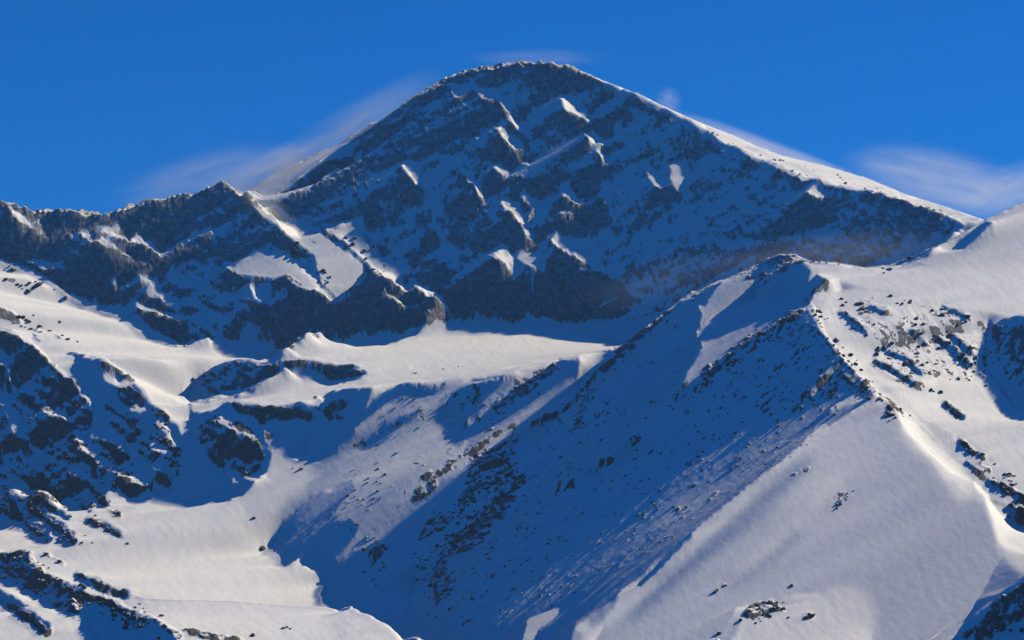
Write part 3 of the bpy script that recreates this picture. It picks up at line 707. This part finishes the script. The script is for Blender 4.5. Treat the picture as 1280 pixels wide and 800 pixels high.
score = cov + .12 * np.clip(sl_loc - sl_avg, -1, 1) + far * (.20 * n_rib + .12 * n_fin - .13) + .40 * fbm(XX / 30 + Z / 41, YY / 30 + Z / 34, 5, 91, gain=.72) + .22 * fbm(U / 38, V / 8, 4, 93, gain=.6) - .08
# on the nearer slopes the rock shows as small specks strung out down the fall line
near = np.maximum(np.clip((4540 - YY) / 60, 0, 1) * np.clip((px - 400) / 40, 0, 1), np.clip((4840 - YY) / 60, 0, 1) * np.clip((px - 480) / 40, 0, 1))
n_sp = fbm(cr / 6.5, al / 15, 4, 97, gain=.6)
score = score * (1 - near) + near * (cov + .62 * n_sp + .22 * fbm(XX / 40, YY / 40, 3, 99) - .07)
# on the left the ledges dip to the right, with snow lying along them
west = np.clip((430 - px) / 60, 0, 1) * np.clip((cov - .2) / .2, 0, 1)
qd = Z + .62 * XX + 5 * noise2(XX / 40, Z / 40, 421)
score = score + west * (.30 * noise2(qd / 12, XX / 80, 423) + .22 * noise2(qd / 5, XX / 36, 425) - .05)
score = np.where(cov < .12, score - .4, score)
score = np.where(blur(((~vis) & (YY > 4400) & (YY < 5010) & (px > 770)).astype(float), 2.0) > .7, .9, score)   # dark rock added to the unseen hollow, cutting light bounced onto the face
sk = np.interp(px, [a for a, b in SKYLINE], [b for a, b in SKYLINE])
top = (YY > 4880) & ((px < 298) | ((px > 436) & (px < 720))) & (py - sk < 9)
score = np.where(top, np.maximum(score, .62 + .25 * noise2(XX / 8, YY / 8, 521) + .15 * noise2(XX / 25, YY / 25, 523)), score)   # the skyline is bare, broken rock

# ------------------------------------------------------------------ materials
def mk(name):
    m = bpy.data.materials.new(name); m.use_nodes = True
    t = m.node_tree
    return m, t, t.nodes["Principled BSDF"]

def terrain_material():
    m, t, b = mk("snow_and_rock")
    N = t.nodes.new; K = t.links.new
    geo = N("ShaderNodeNewGeometry")
    att = N("ShaderNodeAttribute"); att.attribute_name = "rock"
    def noise(scale, detail=5, rough=.6, off=None):
        n = N("ShaderNodeTexNoise"); n.inputs["Scale"].default_value = scale; n.inputs["Detail"].default_value = detail
        n.inputs["Roughness"].default_value = rough; K(geo.outputs["Position"], n.inputs["Vector"]); return n
    def math_(op, a, b_=None, c=None):
        n = N("ShaderNodeMath"); n.operation = op
        for i, v in enumerate((a, b_, c)):
            if v is None: continue
            if isinstance(v, (int, float)): n.inputs[i].default_value = v
            else: K(v, n.inputs[i])
        return n.outputs[0]
    def ramp(f, pts):
        r = N("ShaderNodeValToRGB"); K(f, r.inputs[0]); e = r.color_ramp.elements
        while len(e) < len(pts): e.new(.5)
        for el, (p, c) in zip(e, pts): el.position = p; el.color = (*c, 1)
        return r.outputs[0]
    def mix(f, a, b_):
        n = N("ShaderNodeMix"); n.data_type = 'RGBA'
        if isinstance(f, (int, float)): n.inputs[0].default_value = f
        else: K(f, n.inputs[0])
        K(a, n.inputs[6]); K(b_, n.inputs[7]); return n.outputs[2]
    edge = noise(.16, 6, .72)
    e = math_('MULTIPLY_ADD', edge.outputs[0], .8, -.4)
    s = math_('ADD', att.outputs["Fac"], e)
    mr = N("ShaderNodeMapRange"); mr.interpolation_type = 'SMOOTHSTEP'; K(s, mr.inputs[0])
    mr.inputs[1].default_value = .46; mr.inputs[2].default_value = .62
    fac = mr.outputs[0]
    # rock: dark schist, brown and grey, dusted with rime
    big = noise(.02, 4, .6)
    mid = N("ShaderNodeTexNoise"); mid.inputs["Scale"].default_value = 1.0; mid.inputs["Detail"].default_value = 6; mid.inputs["Roughness"].default_value = .72
    ms = N("ShaderNodeMapping"); ms.inputs["Rotation"].default_value = (.25, .7, .2); ms.inputs["Scale"].default_value = (.10, .08, .13)
    K(geo.outputs["Position"], ms.inputs[0]); K(ms.outputs[0], mid.inputs["Vector"]); fine = noise(.09, 5, .6)
    rc = ramp(mid.outputs[0], [(.30, (.016, .016, .018)), (.5, (.045, .042, .042)), (.70, (.105, .103, .106))])
    rc2 = ramp(mid.outputs[0], [(.30, (.020, .019, .019)), (.5, (.052, .047, .045)), (.70, (.118, .106, .096))])
    bm = N("ShaderNodeMapRange"); K(big.outputs[0], bm.inputs[0]); bm.inputs[1].default_value = .4; bm.inputs[2].default_value = .62
    rcol = mix(bm.outputs[0], rc, rc2)
    dust = N("ShaderNodeMapRange"); K(fine.outputs[0], dust.inputs[0])
    dust.inputs[1].default_value = .40; dust.inputs[2].default_value = .72; dust.inputs[4].default_value = .2
    sc = noise(.012, 4, .55)
    scol = ramp(sc.outputs[0], [(.3, (.89, .89, .90)), (.7, (.94, .935, .93))])
    # rime: the higher the rock, the more frost sticks to it
    sep = N("ShaderNodeSeparateXYZ"); K(geo.outputs["Position"], sep.inputs[0])
    alt = N("ShaderNodeMapRange"); K(sep.outputs[2], alt.inputs[0]); alt.inputs[1].default_value = 250; alt.inputs[2].default_value = 700; alt.inputs[3].default_value = .10; alt.inputs[4].default_value = .62
    rim = N("ShaderNodeMapRange"); K(math_('MULTIPLY_ADD', edge.outputs[0], .5, math_('MULTIPLY', mid.outputs[0], .5)), rim.inputs[0]); rim.inputs[1].default_value = .34; rim.inputs[2].default_value = .60
    rcol = mix(math_('MAXIMUM', math_('MULTIPLY', rim.outputs[0], alt.outputs[0]), dust.outputs[0]), rcol, scol)
    K(mix(fac, scol, rcol), b.inputs["Base Color"])
    ro = N("ShaderNodeMapRange"); K(fac, ro.inputs[0]); ro.inputs[3].default_value = .62; ro.inputs[4].default_value = .85
    K(ro.outputs[0], b.inputs["Roughness"])
    b.inputs["Specular IOR Level"].default_value = .25
    # fine relief
    h1 = math_('MULTIPLY', math_('MULTIPLY_ADD', fine.outputs[0], 1.0, math_('MULTIPLY', mid.outputs[0], 2.6)), fac)
    st = N("ShaderNodeTexNoise"); st.inputs["Scale"].default_value = 1.0; st.inputs["Detail"].default_value = 5
    mp = N("ShaderNodeMapping"); mp.inputs["Scale"].default_value = (.09, .03, .09); mp.inputs["Rotation"].default_value = (0, 0, .6)
    K(geo.outputs["Position"], mp.inputs[0]); K(mp.outputs[0], st.inputs["Vector"])
    h = math_('ADD', h1, math_('MULTIPLY', st.outputs[0], .7))
    bp = N("ShaderNodeBump"); bp.inputs["Strength"].default_value = .8; bp.inputs["Distance"].default_value = 1.0
    K(h, bp.inputs["Height"]); K(bp.outputs[0], b.inputs["Normal"])
    return m
TERRAIN = terrain_material()

# ------------------------------------------------------------------ terrain meshes
def sample(A, x, y):
    fx = np.clip((x - GX[0]) / RES, 0, len(GX) - 1.001); fy = np.clip((y - GY[0]) / RES, 0, len(GY) - 1.001)
    i = fx.astype(int); j = fy.astype(int); u = fx - i; v = fy - j
    return (A[j, i] * (1 - u) + A[j, i + 1] * u) * (1 - v) + (A[j + 1, i] * (1 - u) + A[j + 1, i + 1] * u) * v

cols = np.arange(-150, 1431, QUAL * 1.5)
dens = np.array([(3480, 2.6), (3700, 2.2), (4600, 2.0), (5000, 1.8), (5350, 1.9), (5480, 3.0), (5700, 5.0), (5900, 9.0)])
rows = [3480.0]
while rows[-1] < 5900: rows.append(rows[-1] + QUAL * float(np.interp(rows[-1], dens[:, 0], dens[:, 1])))
rows = np.array(rows)
PXg, Dg = np.meshgrid(cols, rows)
Xm = (PXg - 640) / FPX * Dg
Zm = sample(Z, Xm, Dg)
Sm = sample(score, Xm, Dg)
# small blocks and ledges, finer than the height grid
rkm = np.clip((Sm - .36) / .2, 0, 1)
Zm = Zm + rkm * (1.7 * fbm(Xm / 11 + Dg / 50, Zm / 34 + Dg / 40, 3, 131, ridged=True) + .9 * fbm(Xm / 7 + Zm / 14, Dg / 7 - Zm / 9, 3, 133, ridged=True) + .5 * noise2(Xm / 3.2, Dg / 3.2 + Zm / 4, 137))
nr, nc = Xm.shape
co = np.stack([Xm, Dg, Zm], -1)
du = np.gradient(co, axis=1); dv = np.gradient(co, axis=0)
nor = np.cross(du, dv); nor /= np.linalg.norm(nor, axis=-1, keepdims=True)
# snow stays on the ledges, rock shows on the steep bits between
nz = nor[..., 2]
rg = np.clip((Sm - .15) / .2, 0, 1)
Sm = Sm + rg * (-1.7 * np.clip(nz - blur(nz, 5.0), -.25, .25) + .42 * fbm(Xm / 10 + Dg / 40, Zm / 22 + Dg / 30, 4, 151, gain=.65) + .16 * noise2(Xm / 3, Zm / 4 + Dg / 5, 157))
print("terrain", nr, nc, nr * nc)

def make_mesh(name, quads, kind="structure", label=None):
    vid = np.unique(quads); remap = np.zeros(nr * nc, np.int32); remap[vid] = np.arange(len(vid))
    q = remap[quads]
    me = bpy.data.meshes.new(name)
    me.vertices.add(len(vid)); me.vertices.foreach_set("co", co.reshape(-1, 3)[vid].astype(np.float32).ravel())
    me.loops.add(q.size); me.loops.foreach_set("vertex_index", q.astype(np.int32).ravel())
    me.polygons.add(len(q)); me.polygons.foreach_set("loop_start", np.arange(0, q.size, 4, dtype=np.int32))
    a = me.attributes.new("rock", 'FLOAT', 'POINT'); a.data.foreach_set("value", Sm.ravel()[vid].astype(np.float32))
    me.update()
    me.shade_smooth()
    me.normals_split_custom_set_from_vertices(nor.reshape(-1, 3)[vid].astype(np.float32))
    me.materials.append(TERRAIN)
    o = bpy.data.objects.new(name, me); COL.objects.link(o); o["kind"] = kind
    if label: o["label"] = label
    return o

ii = np.arange(nr * nc).reshape(nr, nc)
Q = np.stack([ii[:-1, :-1], ii[:-1, 1:], ii[1:, 1:], ii[1:, :-1]], -1)
cp = .5 * (PXg[:-1, :-1] + PXg[1:, 1:]); cd = .5 * (Dg[:-1, :-1] + Dg[1:, 1:])
def ln(x, *p):
    p = sorted(p); return np.interp(x, [a for a, b in p], [b for a, b in p])
foot = ln(cp, (-200, 4870), (0, 4875), (110, 4898), (215, 4925), (270, 4960), (330, 4935), (420, 4945), (520, 4990), (640, 5040), (800, 5010), (1000, 4960), (1240, 4900), (1400, 4850))
lip = ln(cp, (237, 4700), (280, 4650), (390, 4640), (500, 4680), (640, 4680), (725, 4770), (765, 4850), (790, 4860))
thal = ln(cd, (3480, 400), (3880, 430), (4130, 428), (4260, 385), (4330, 338), (4400, 345), (4520, 330), (4640, 390))
domel = ln(cd, (3480, 600), (3670, 690), (3735, 740), (3895, 900), (4010, 1000), (4150, 1095), (4500, 1010))
lab = np.full(cp.shape, 4)                                     # shaded flank of the right ridge
lab[(cp < 237) & (cd > 4555)] = 2                              # left slope
lab[(cp < thal) & (cd <= 4555)] = 3                            # valley floor
lab[(cp >= 237) & (cp < 395) & (cd > 4555) & (cd < lip)] = 7   # basin headwall
lab[(cp >= 237) & (cp < 790) & (cd >= lip)] = 1                # plateau
lab[(cp > domel) & (cd < 4150)] = 5                            # dome
lab[(cp > ln(cd, (4150, 1095), (4230, 1050), (4350, 1008), (4410, 1020), (4505, 992), (4700, 1000))) & (cd >= 4150)] = 6   # right shoulder
lab[(cd >= 4870) & (cp > 790)] = 8                             # hidden bowl
lab[cd >= foot] = 0
lab[(cd >= foot) & (cp < ln(cd, (4890, 335), (5080, 292), (5100, 320), (5150, 300)))] = 9
NAMES = {0: "mountain_peak", 1: "snow_plateau", 2: "left_slope", 3: "valley_floor", 4: "ridge_flank", 5: "snow_dome", 6: "right_shoulder", 7: "rock_headwall", 8: "hidden_bowl", 9: "left_rock_wall"}
TEXT = {0: "shaded rocky face of the main peak with sunlit snow patches", 1: "sunlit snow shelf below the main face", 2: "bright snow ramp and dark rock buttresses on the left",
        3: "sunlit valley snow at the lower left", 4: "large blue shaded flank falling left from the near ridge", 5: "smooth grey snow dome at the lower right", 6: "sunlit snow shoulder with scattered rocks at the right",
        7: "dark rock step between the snow shelf and the valley", 8: "unseen hollow behind the near ridge, with dark rock added to cut bounced light", 9: "shaded rock wall along the left skyline"}
TERR = {}
for k, nm in NAMES.items():
    if (lab == k).any(): TERR[k] = make_mesh(nm, Q[lab == k], label=TEXT[k])

# ground beyond the picture: one coarse sheet that reaches the horizon, left open under the fine terrain
# one coarse sheet of ground reaches the horizon around and in front of the fine terrain
def ground_sheet():
    m, t, b = mk("low_bounce_ground"); n = t.nodes.new("ShaderNodeTexNoise"); n.inputs["Scale"].default_value = .02; n.inputs["Detail"].default_value = 6  # unseen ground coloured forest-dark to cut light bounced onto the shaded slopes
    g = t.nodes.new("ShaderNodeNewGeometry"); t.links.new(g.outputs["Position"], n.inputs["Vector"])
    r = t.nodes.new("ShaderNodeValToRGB"); t.links.new(n.outputs[0], r.inputs[0]); t.links.new(r.outputs[0], b.inputs["Base Color"])
    r.color_ramp.elements[0].color = (.012, .02, .012, 1); r.color_ramp.elements[1].color = (.07, .075, .06, 1); b.inputs["Roughness"].default_value = .9
    xs = np.concatenate([[-40000, -20000, -9000, -5000], np.arange(-2600, 2601, 100), [5000, 9000, 20000, 40000]])
    ys = np.concatenate([[-40000, -15000, -4000, -500, 800, 1800, 2500], np.arange(2900, 7001, 100), [9000, 16000, 40000]])
    tx = np.clip(xs, -2590, 2590); ty = np.clip(ys, 3010, 6990)
    zz = np.nan_to_num(raster_tin(tx, ty), nan=0.0)
    zz = np.where((np.abs(xs)[None, :] > 2600), np.minimum(zz, 60), zz)
    zz = np.where(ys[:, None] < 2900, -62, zz); zz = np.where(ys[:, None] > 7000, 200, zz)
    X, Y = np.meshgrid(xs, ys)
    hw = (150 + 640 + 20) / FPX
    core = (np.abs(X) < hw * np.abs(Y) + 60) & (Y > 3380) & (Y < 6000)
    zz = np.where(core, zz - 120, zz - 6)
    v = np.stack([X, Y, zz], -1).reshape(-1, 3); n, k = X.shape
    i = np.arange(n * k).reshape(n, k)
    q = np.stack([i[:-1, :-1], i[:-1, 1:], i[1:, 1:], i[1:, :-1]], -1).reshape(-1, 4)
    me = bpy.data.meshes.new("ground"); me.from_pydata(v.tolist(), [], q.tolist()); me.shade_smooth(); me.materials.append(m)
    o = bpy.data.objects.new("ground", me); COL.objects.link(o); o["kind"] = "structure"
ground_sheet()

# ------------------------------------------------------------------ loose rocks standing out of the snow
def rock_material():
    m, t, b = mk("bare_rock"); N = t.nodes.new; K = t.links.new
    g = N("ShaderNodeNewGeometry"); n = N("ShaderNodeTexNoise"); n.inputs["Scale"].default_value = .35; n.inputs["Detail"].default_value = 5
    K(g.outputs["Position"], n.inputs["Vector"])
    r = N("ShaderNodeValToRGB"); K(n.outputs[0], r.inputs[0])
    r.color_ramp.elements[0].position = .3; r.color_ramp.elements[0].color = (.018, .017, .018, 1)
    r.color_ramp.elements[1].position = .75; r.color_ramp.elements[1].color = (.10, .082, .066, 1)
    sp = N("ShaderNodeSeparateXYZ"); K(g.outputs["Normal"], sp.inputs[0])
    ad = N("ShaderNodeMath"); ad.operation = 'MULTIPLY_ADD'; K(n.outputs[0], ad.inputs[0]); ad.inputs[1].default_value = .7; K(sp.outputs[2], ad.inputs[2])
    mr = N("ShaderNodeMapRange"); K(ad.outputs[0], mr.inputs[0]); mr.inputs[1].default_value = 1.05; mr.inputs[2].default_value = 1.2
    mx = N("ShaderNodeMix"); mx.data_type = 'RGBA'; K(mr.outputs[0], mx.inputs[0]); K(r.outputs[0], mx.inputs[6]); mx.inputs[7].default_value = (.82, .82, .83, 1)
    K(mx.outputs[2], b.inputs["Base Color"]); b.inputs["Roughness"].default_value = .85
    return m
ROCK = rock_material()

def rock_mesh(seed):
    import bmesh
    r = random.Random(seed); bm = bmesh.new()
    bmesh.ops.create_icosphere(bm, subdivisions=2, radius=1)
    planes = [(Vector((r.gauss(0, 1), r.gauss(0, 1), r.gauss(0, .8))).normalized(), r.uniform(.45, .85)) for _ in range(9)]
    for v in bm.verts:
        for n, d in planes:
            k = v.co.dot(n)
            if k > d: v.co -= n * (k - d)
        v.co *= 1 + r.uniform(-.07, .07)
    me = bpy.data.meshes.new("rock"); bm.to_mesh(me); bm.free(); me.materials.append(ROCK); me.shade_flat(); return me
ROCK_MESHES = [rock_mesh(100 + k) for k in range(9)]

# sight lines: for a photo pixel, the nearest ground
PYm = project(Xm, Dg, Zm)[1]; PXm = project(Xm, Dg, Zm)[0]
RUN = np.minimum.accumulate(PYm, axis=0)
LAB = np.pad(lab, ((0, 1), (0, 1)), mode='edge')
def ground_at(x, y):
    c = int(np.clip(np.searchsorted(PXm[nr // 2], x), 1, nc - 2))
    k = int(np.searchsorted(-RUN[:, c], -y))
    if k >= nr - 1: return None
    return co[k, c], int(LAB[k, c]), nor[k, c]

SPOTS = {k: [] for k in NAMES}
def strew(poly, n, s0, s1, seed, flat=.7, lean=.0):
    r = random.Random(seed); xs = [p[0] for p in poly]; ys = [p[1] for p in poly]; done = tries = 0
    while done < n and tries < n * 40:
        tries += 1
        x, y = r.uniform(min(xs), max(xs)), r.uniform(min(ys), max(ys))
        if not inside(poly, np.array([x]), np.array([y]))[0]: continue
        if noise2(np.array([x / 26.0]), np.array([y / 22.0]), 300 + seed)[0] < r.uniform(-.35, .25): continue
        put(x, y, s0 + (s1 - s0) * r.random() ** 2.2, r, flat, lean); done += 1
def put(x, y, w, r=random, flat=.7, lean=.0):
    h = ground_at(x, y)
    if h is None: return
    p, l, n = h
    s = .5 * w * p[1] / FPX
    SPOTS[l].append((tuple(p), s, flat, lean, r.uniform(0, 6.28), r.randrange(9), r.uniform(.7, 1.5), tuple(n)))

strew([(515, 690), (560, 640), (600, 590), (645, 560), (655, 600), (600, 655), (560, 705), (545, 765), (520, 745)], 110, 2.5, 8, 1)
strew([(720, 520), (900, 470), (1000, 400), (1080, 500), (950, 600), (820, 690), (650, 780), (560, 780), (640, 640)], 250, 1.8, 5.0, 2)
strew([(1003, 384), (1010, 396), (940, 440), (890, 482), (862, 498), (900, 452), (950, 415)], 60, 2.5, 8, 3)
strew([(455, 670), (492, 672), (482, 720), (455, 718)], 24, 2.5, 7, 4)
strew([(560, 520), (700, 452), (705, 470), (600, 545)], 26, 2, 5, 5)
strew([(430, 600), (482, 592), (486, 612), (450, 660), (430, 645)], 20, 2.5, 6, 6)
strew([(780, 432), (830, 394), (838, 400), (760, 470), (700, 540), (690, 530), (740, 470)], 34, 2, 6, 7)
strew([(1040, 372), (1100, 368), (1230, 398), (1275, 470), (1240, 480), (1200, 500), (1150, 492), (1090, 462)], 170, 2, 8, 8)
strew([(1005, 378), (1018, 378), (1060, 440), (1108, 500), (1090, 506), (1045, 455)], 60, 2.5, 7, 9)
strew([(1098, 498), (1140, 522), (1130, 534), (1102, 526)], 16, 3, 9, 10)
strew([(1195, 548), (1282, 610), (1282, 640), (1240, 612), (1205, 575)], 34, 3, 10, 11, .5)
for x, y, w in ((1268, 640, 17), (1276, 652, 15), (1256, 634, 9), (1272, 622, 9), (1254, 648, 6)): put(x, y, w)
strew([(918, 776), (950, 750), (992, 752), (982, 776), (940, 782)], 26, 2.5, 9, 12)
for x, y, w in ((1010, 771, 11), (1003, 774, 6), (904, 733, 7), (890, 742, 6), (895, 793, 7), (985, 733, 6)): put(x, y, w)
strew([(1035, 612), (1066, 606), (1064, 624), (1040, 640)], 10, 2, 5, 13)
strew([(0, 606), (40, 615), (100, 680), (60, 676), (0, 640)], 60, 2, 8, 14, .6)
strew([(0, 688), (40, 690), (110, 750), (100, 772), (40, 745), (0, 725)], 70, 2.5, 9, 15, .6)
strew([(95, 715), (165, 742), (240, 795), (180, 800), (110, 760)], 60, 2.5, 9, 16, .6)
strew([(0, 333), (30, 345), (92, 374), (60, 378), (0, 356)], 18, 3, 9, 17, .6)
strew([(0, 384), (40, 405), (95, 428), (60, 424), (0, 402)], 18, 2.5, 8, 18, .6)
for x, y, w in ((149, 643, 8), (60, 693, 7), (76, 703, 8), (328, 688, 9), (318, 649, 5), (377, 588, 6), (366, 586, 4), (240, 478, 5), (120, 645, 5), (160, 680, 4), (355, 786, 6), (365, 787, 4), (318, 795, 8), (360, 785, 5), (38, 395, 4), (72, 404, 4)): put(x, y, w)
strew([(0, 430), (60, 450), (120, 520), (180, 600), (120, 620), (0, 590)], 70, 2, 6, 27, .6)
strew([(0, 590), (60, 600), (150, 660), (120, 690), (0, 650)], 40, 1.8, 6, 28, .5)
strew([(480, 500), (560, 480), (600, 500), (480, 590), (430, 610)], 40, 1.6, 4.5, 29, .6)
strew([(188, 505), (216, 520), (228, 560), (222, 600), (200, 570)], 46, 3, 9, 19)
strew([(320, 262), (350, 285), (420, 355), (405, 362), (345, 300)], 30, 2, 6, 20)
strew([(405, 283), (450, 276), (500, 345), (480, 345)], 12, 2, 6, 21)
strew([(880, 163), (1000, 205), (1150, 250), (1100, 242), (1000, 222), (900, 178)], 46, 1.5, 4.5, 22, .5)
strew([(1010, 322), (1050, 325), (1050, 331), (1012, 330)], 10, 2.5, 7, 23)
strew([(1098, 338), (1160, 312), (1162, 318), (1104, 342)], 10, 2.5, 8, 24, .5)
strew([(1190, 800), (1240, 768), (1282, 735), (1282, 790)], 30, 3, 10, 25)
strew([(470, 470), (520, 458), (580, 458), (500, 475)], 8, 2, 7, 26, .4)

def place(o, s):
    p, sc, flat, lean, rz, k, st, n = s
    o.location = (p[0], p[1], p[2] + .12 * sc)
    o.rotation_euler = (0, 0, rz); o.scale = (sc * st, sc / st ** .5, sc * flat * 1.25)
for l, lst in SPOTS.items():
    lst.sort(key=lambda s: -s[1])
    for s in lst[:260]:
        o = bpy.data.objects.new("rock", ROCK_MESHES[s[5]]); COL.objects.link(o); o.parent = TERR[l]; place(o, s)
    rest = lst[260:]
    if rest:
        V, F = [], []
        for s in rest:
            o = bpy.data.objects.new("tmp", None); place(o, s); M = Matrix.LocRotScale(o.location, o.rotation_euler, o.scale); bpy.data.objects.remove(o)
            me = ROCK_MESHES[s[5]]; b0 = len(V)
            V += [M @ v.co for v in me.vertices]; F += [[b0 + i for i in p.vertices] for p in me.polygons]
        me = bpy.data.meshes.new("rock_scatter"); me.from_pydata(V, [], F); me.materials.append(ROCK)
        o = bpy.data.objects.new("rock_scatter", me); COL.objects.link(o); o.parent = TERR[l]; o["kind"] = "stuff"
print("rocks", {NAMES[l]: len(x) for l, x in SPOTS.items()})

# ------------------------------------------------------------------ air between the camera and the mountain
def haze():
    x0, x1, y0, y1, z0, z1 = -41000, 41000, -41000, 41000, -70, 1180
    v = [(x, y, z) for z in (z0, z1) for y in (y0, y1) for x in (x0, x1)]
    f = [(0, 2, 3, 1), (4, 5, 7, 6), (0, 1, 5, 4), (2, 6, 7, 3), (0, 4, 6, 2), (1, 3, 7, 5)]
    me = bpy.data.meshes.new("haze"); me.from_pydata(v, [], f)
    m = bpy.data.materials.new("thin_air"); m.use_nodes = True; t = m.node_tree; t.nodes.clear()
    out = t.nodes.new("ShaderNodeOutputMaterial"); p = t.nodes.new("ShaderNodeVolumePrincipled")
    p.inputs["Color"].default_value = (.42, .70, 1, 1); p.inputs["Density"].default_value = 1.4e-5
    t.links.new(p.outputs[0], out.inputs["Volume"]); me.materials.append(m)
    o = bpy.data.objects.new("haze", me); COL.objects.link(o); o["kind"] = "stuff"
haze()

# ------------------------------------------------------------------ snow blown off the ridges
def drift_material(name, dens, scale, seed, soft=1.0):
    m = bpy.data.materials.new(name); m.use_nodes = True; t = m.node_tree; t.nodes.clear(); N = t.nodes.new; K = t.links.new
    out = N("ShaderNodeOutputMaterial"); v = N("ShaderNodeVolumePrincipled")
    v.inputs["Color"].default_value = (.93, .97, 1, 1); v.inputs["Anisotropy"].default_value = .35
    tc = N("ShaderNodeTexCoord")
    ln = N("ShaderNodeVectorMath"); ln.operation = 'LENGTH'; K(tc.outputs["Object"], ln.inputs[0])
    fo = N("ShaderNodeMapRange"); fo.interpolation_type = 'SMOOTHSTEP'; K(ln.outputs["Value"], fo.inputs[0]); fo.inputs[1].default_value = 1.0; fo.inputs[2].default_value = .15
    mp = N("ShaderNodeMapping"); mp.inputs["Location"].default_value = (seed * 3.1, seed * 1.7, 0); mp.inputs["Scale"].default_value = scale; K(tc.outputs["Object"], mp.inputs[0])
    n = N("ShaderNodeTexNoise"); n.inputs["Scale"].default_value = 1.0; n.inputs["Detail"].default_value = 4; n.inputs["Roughness"].default_value = .6; n.inputs["Distortion"].default_value = .6; K(mp.outputs[0], n.inputs["Vector"])
    mr = N("ShaderNodeMapRange"); K(n.outputs[0], mr.inputs[0]); mr.inputs[1].default_value = .32; mr.inputs[2].default_value = .8
    mu = N("ShaderNodeMath"); mu.operation = 'MULTIPLY'; K(fo.outputs[0], mu.inputs[0]); K(mr.outputs[0], mu.inputs[1])
    m2 = N("ShaderNodeMath"); m2.operation = 'MULTIPLY'; K(mu.outputs[0], m2.inputs[0]); m2.inputs[1].default_value = dens; K(m2.outputs[0], v.inputs["Density"])
    K(v.outputs[0], out.inputs["Volume"])
    return m
def spindrift(px_, py_, d, rx, rz, ry, ang, dens, label, seed, scale=(1.8, 1.6, 3.4)):
    """cloud of blown snow: centre on the photo, half sizes in photo pixels (rx along the slope, rz across) and metres in depth (ry)"""
    import bmesh
    bm = bmesh.new(); bmesh.ops.create_icosphere(bm, subdivisions=3, radius=1.0)
    for v in bm.verts: v.co *= 1 + .08 * math.sin(5 * v.co.x + seed) * math.cos(4 * v.co.z - seed)
    me = bpy.data.meshes.new("spindrift"); bm.to_mesh(me); bm.free(); me.materials.append(drift_material("blown_snow", dens, scale, seed))
    o = bpy.data.objects.new("spindrift", me); COL.objects.link(o); k = d / FPX
    o.location = at(px_, py_, d); o.scale = (rx * k, ry, rz * k); o.rotation_euler = (0, math.radians(-ang), 0)
    o["kind"] = "stuff"; o["label"] = label
spindrift(345, 222, 5290, 120, 42, 90, 24, .030, "pale blown snow over the saddle left of the summit", 1)
spindrift(440, 166, 5330, 160, 42, 90, 32, .012, "thin plume of blown snow along the left summit edge", 2)
spindrift(330, 258, 5060, 60, 22, 45, -35, .016, "blown snow streaming down the bright spur", 3)
spindrift(260, 222, 5200, 150, 44, 80, 14, .009, "faint haze of snow above the left rock wall", 4)
spindrift(670, 72, 5320, 110, 14, 50, 0, .007, "wisp of snow over the summit", 5)
spindrift(835, 126, 5330, 22, 22, 40, -10, .010, "small puff of snow above the right summit ridge", 6)
spindrift(980, 192, 5420, 190, 12, 60, -21, .026, "snow blowing off the bright right ridge", 7)
spindrift(1180, 228, 5420, 150, 50, 90, -12, .014, "pale plume of snow at the low end of the right ridge", 8)
spindrift(1270, 236, 5000, 90, 40, 90, 20, .009, "pale cloud of snow behind the right shoulder", 9)
spindrift(1030, 318, 4800, 190, 34, 90, 6, .0030, "grey snow haze at the foot of the main face behind the near ridge", 10)
spindrift(830, 350, 4960, 140, 40, 50, 14, .002, "thin snow haze low on the main face", 11)
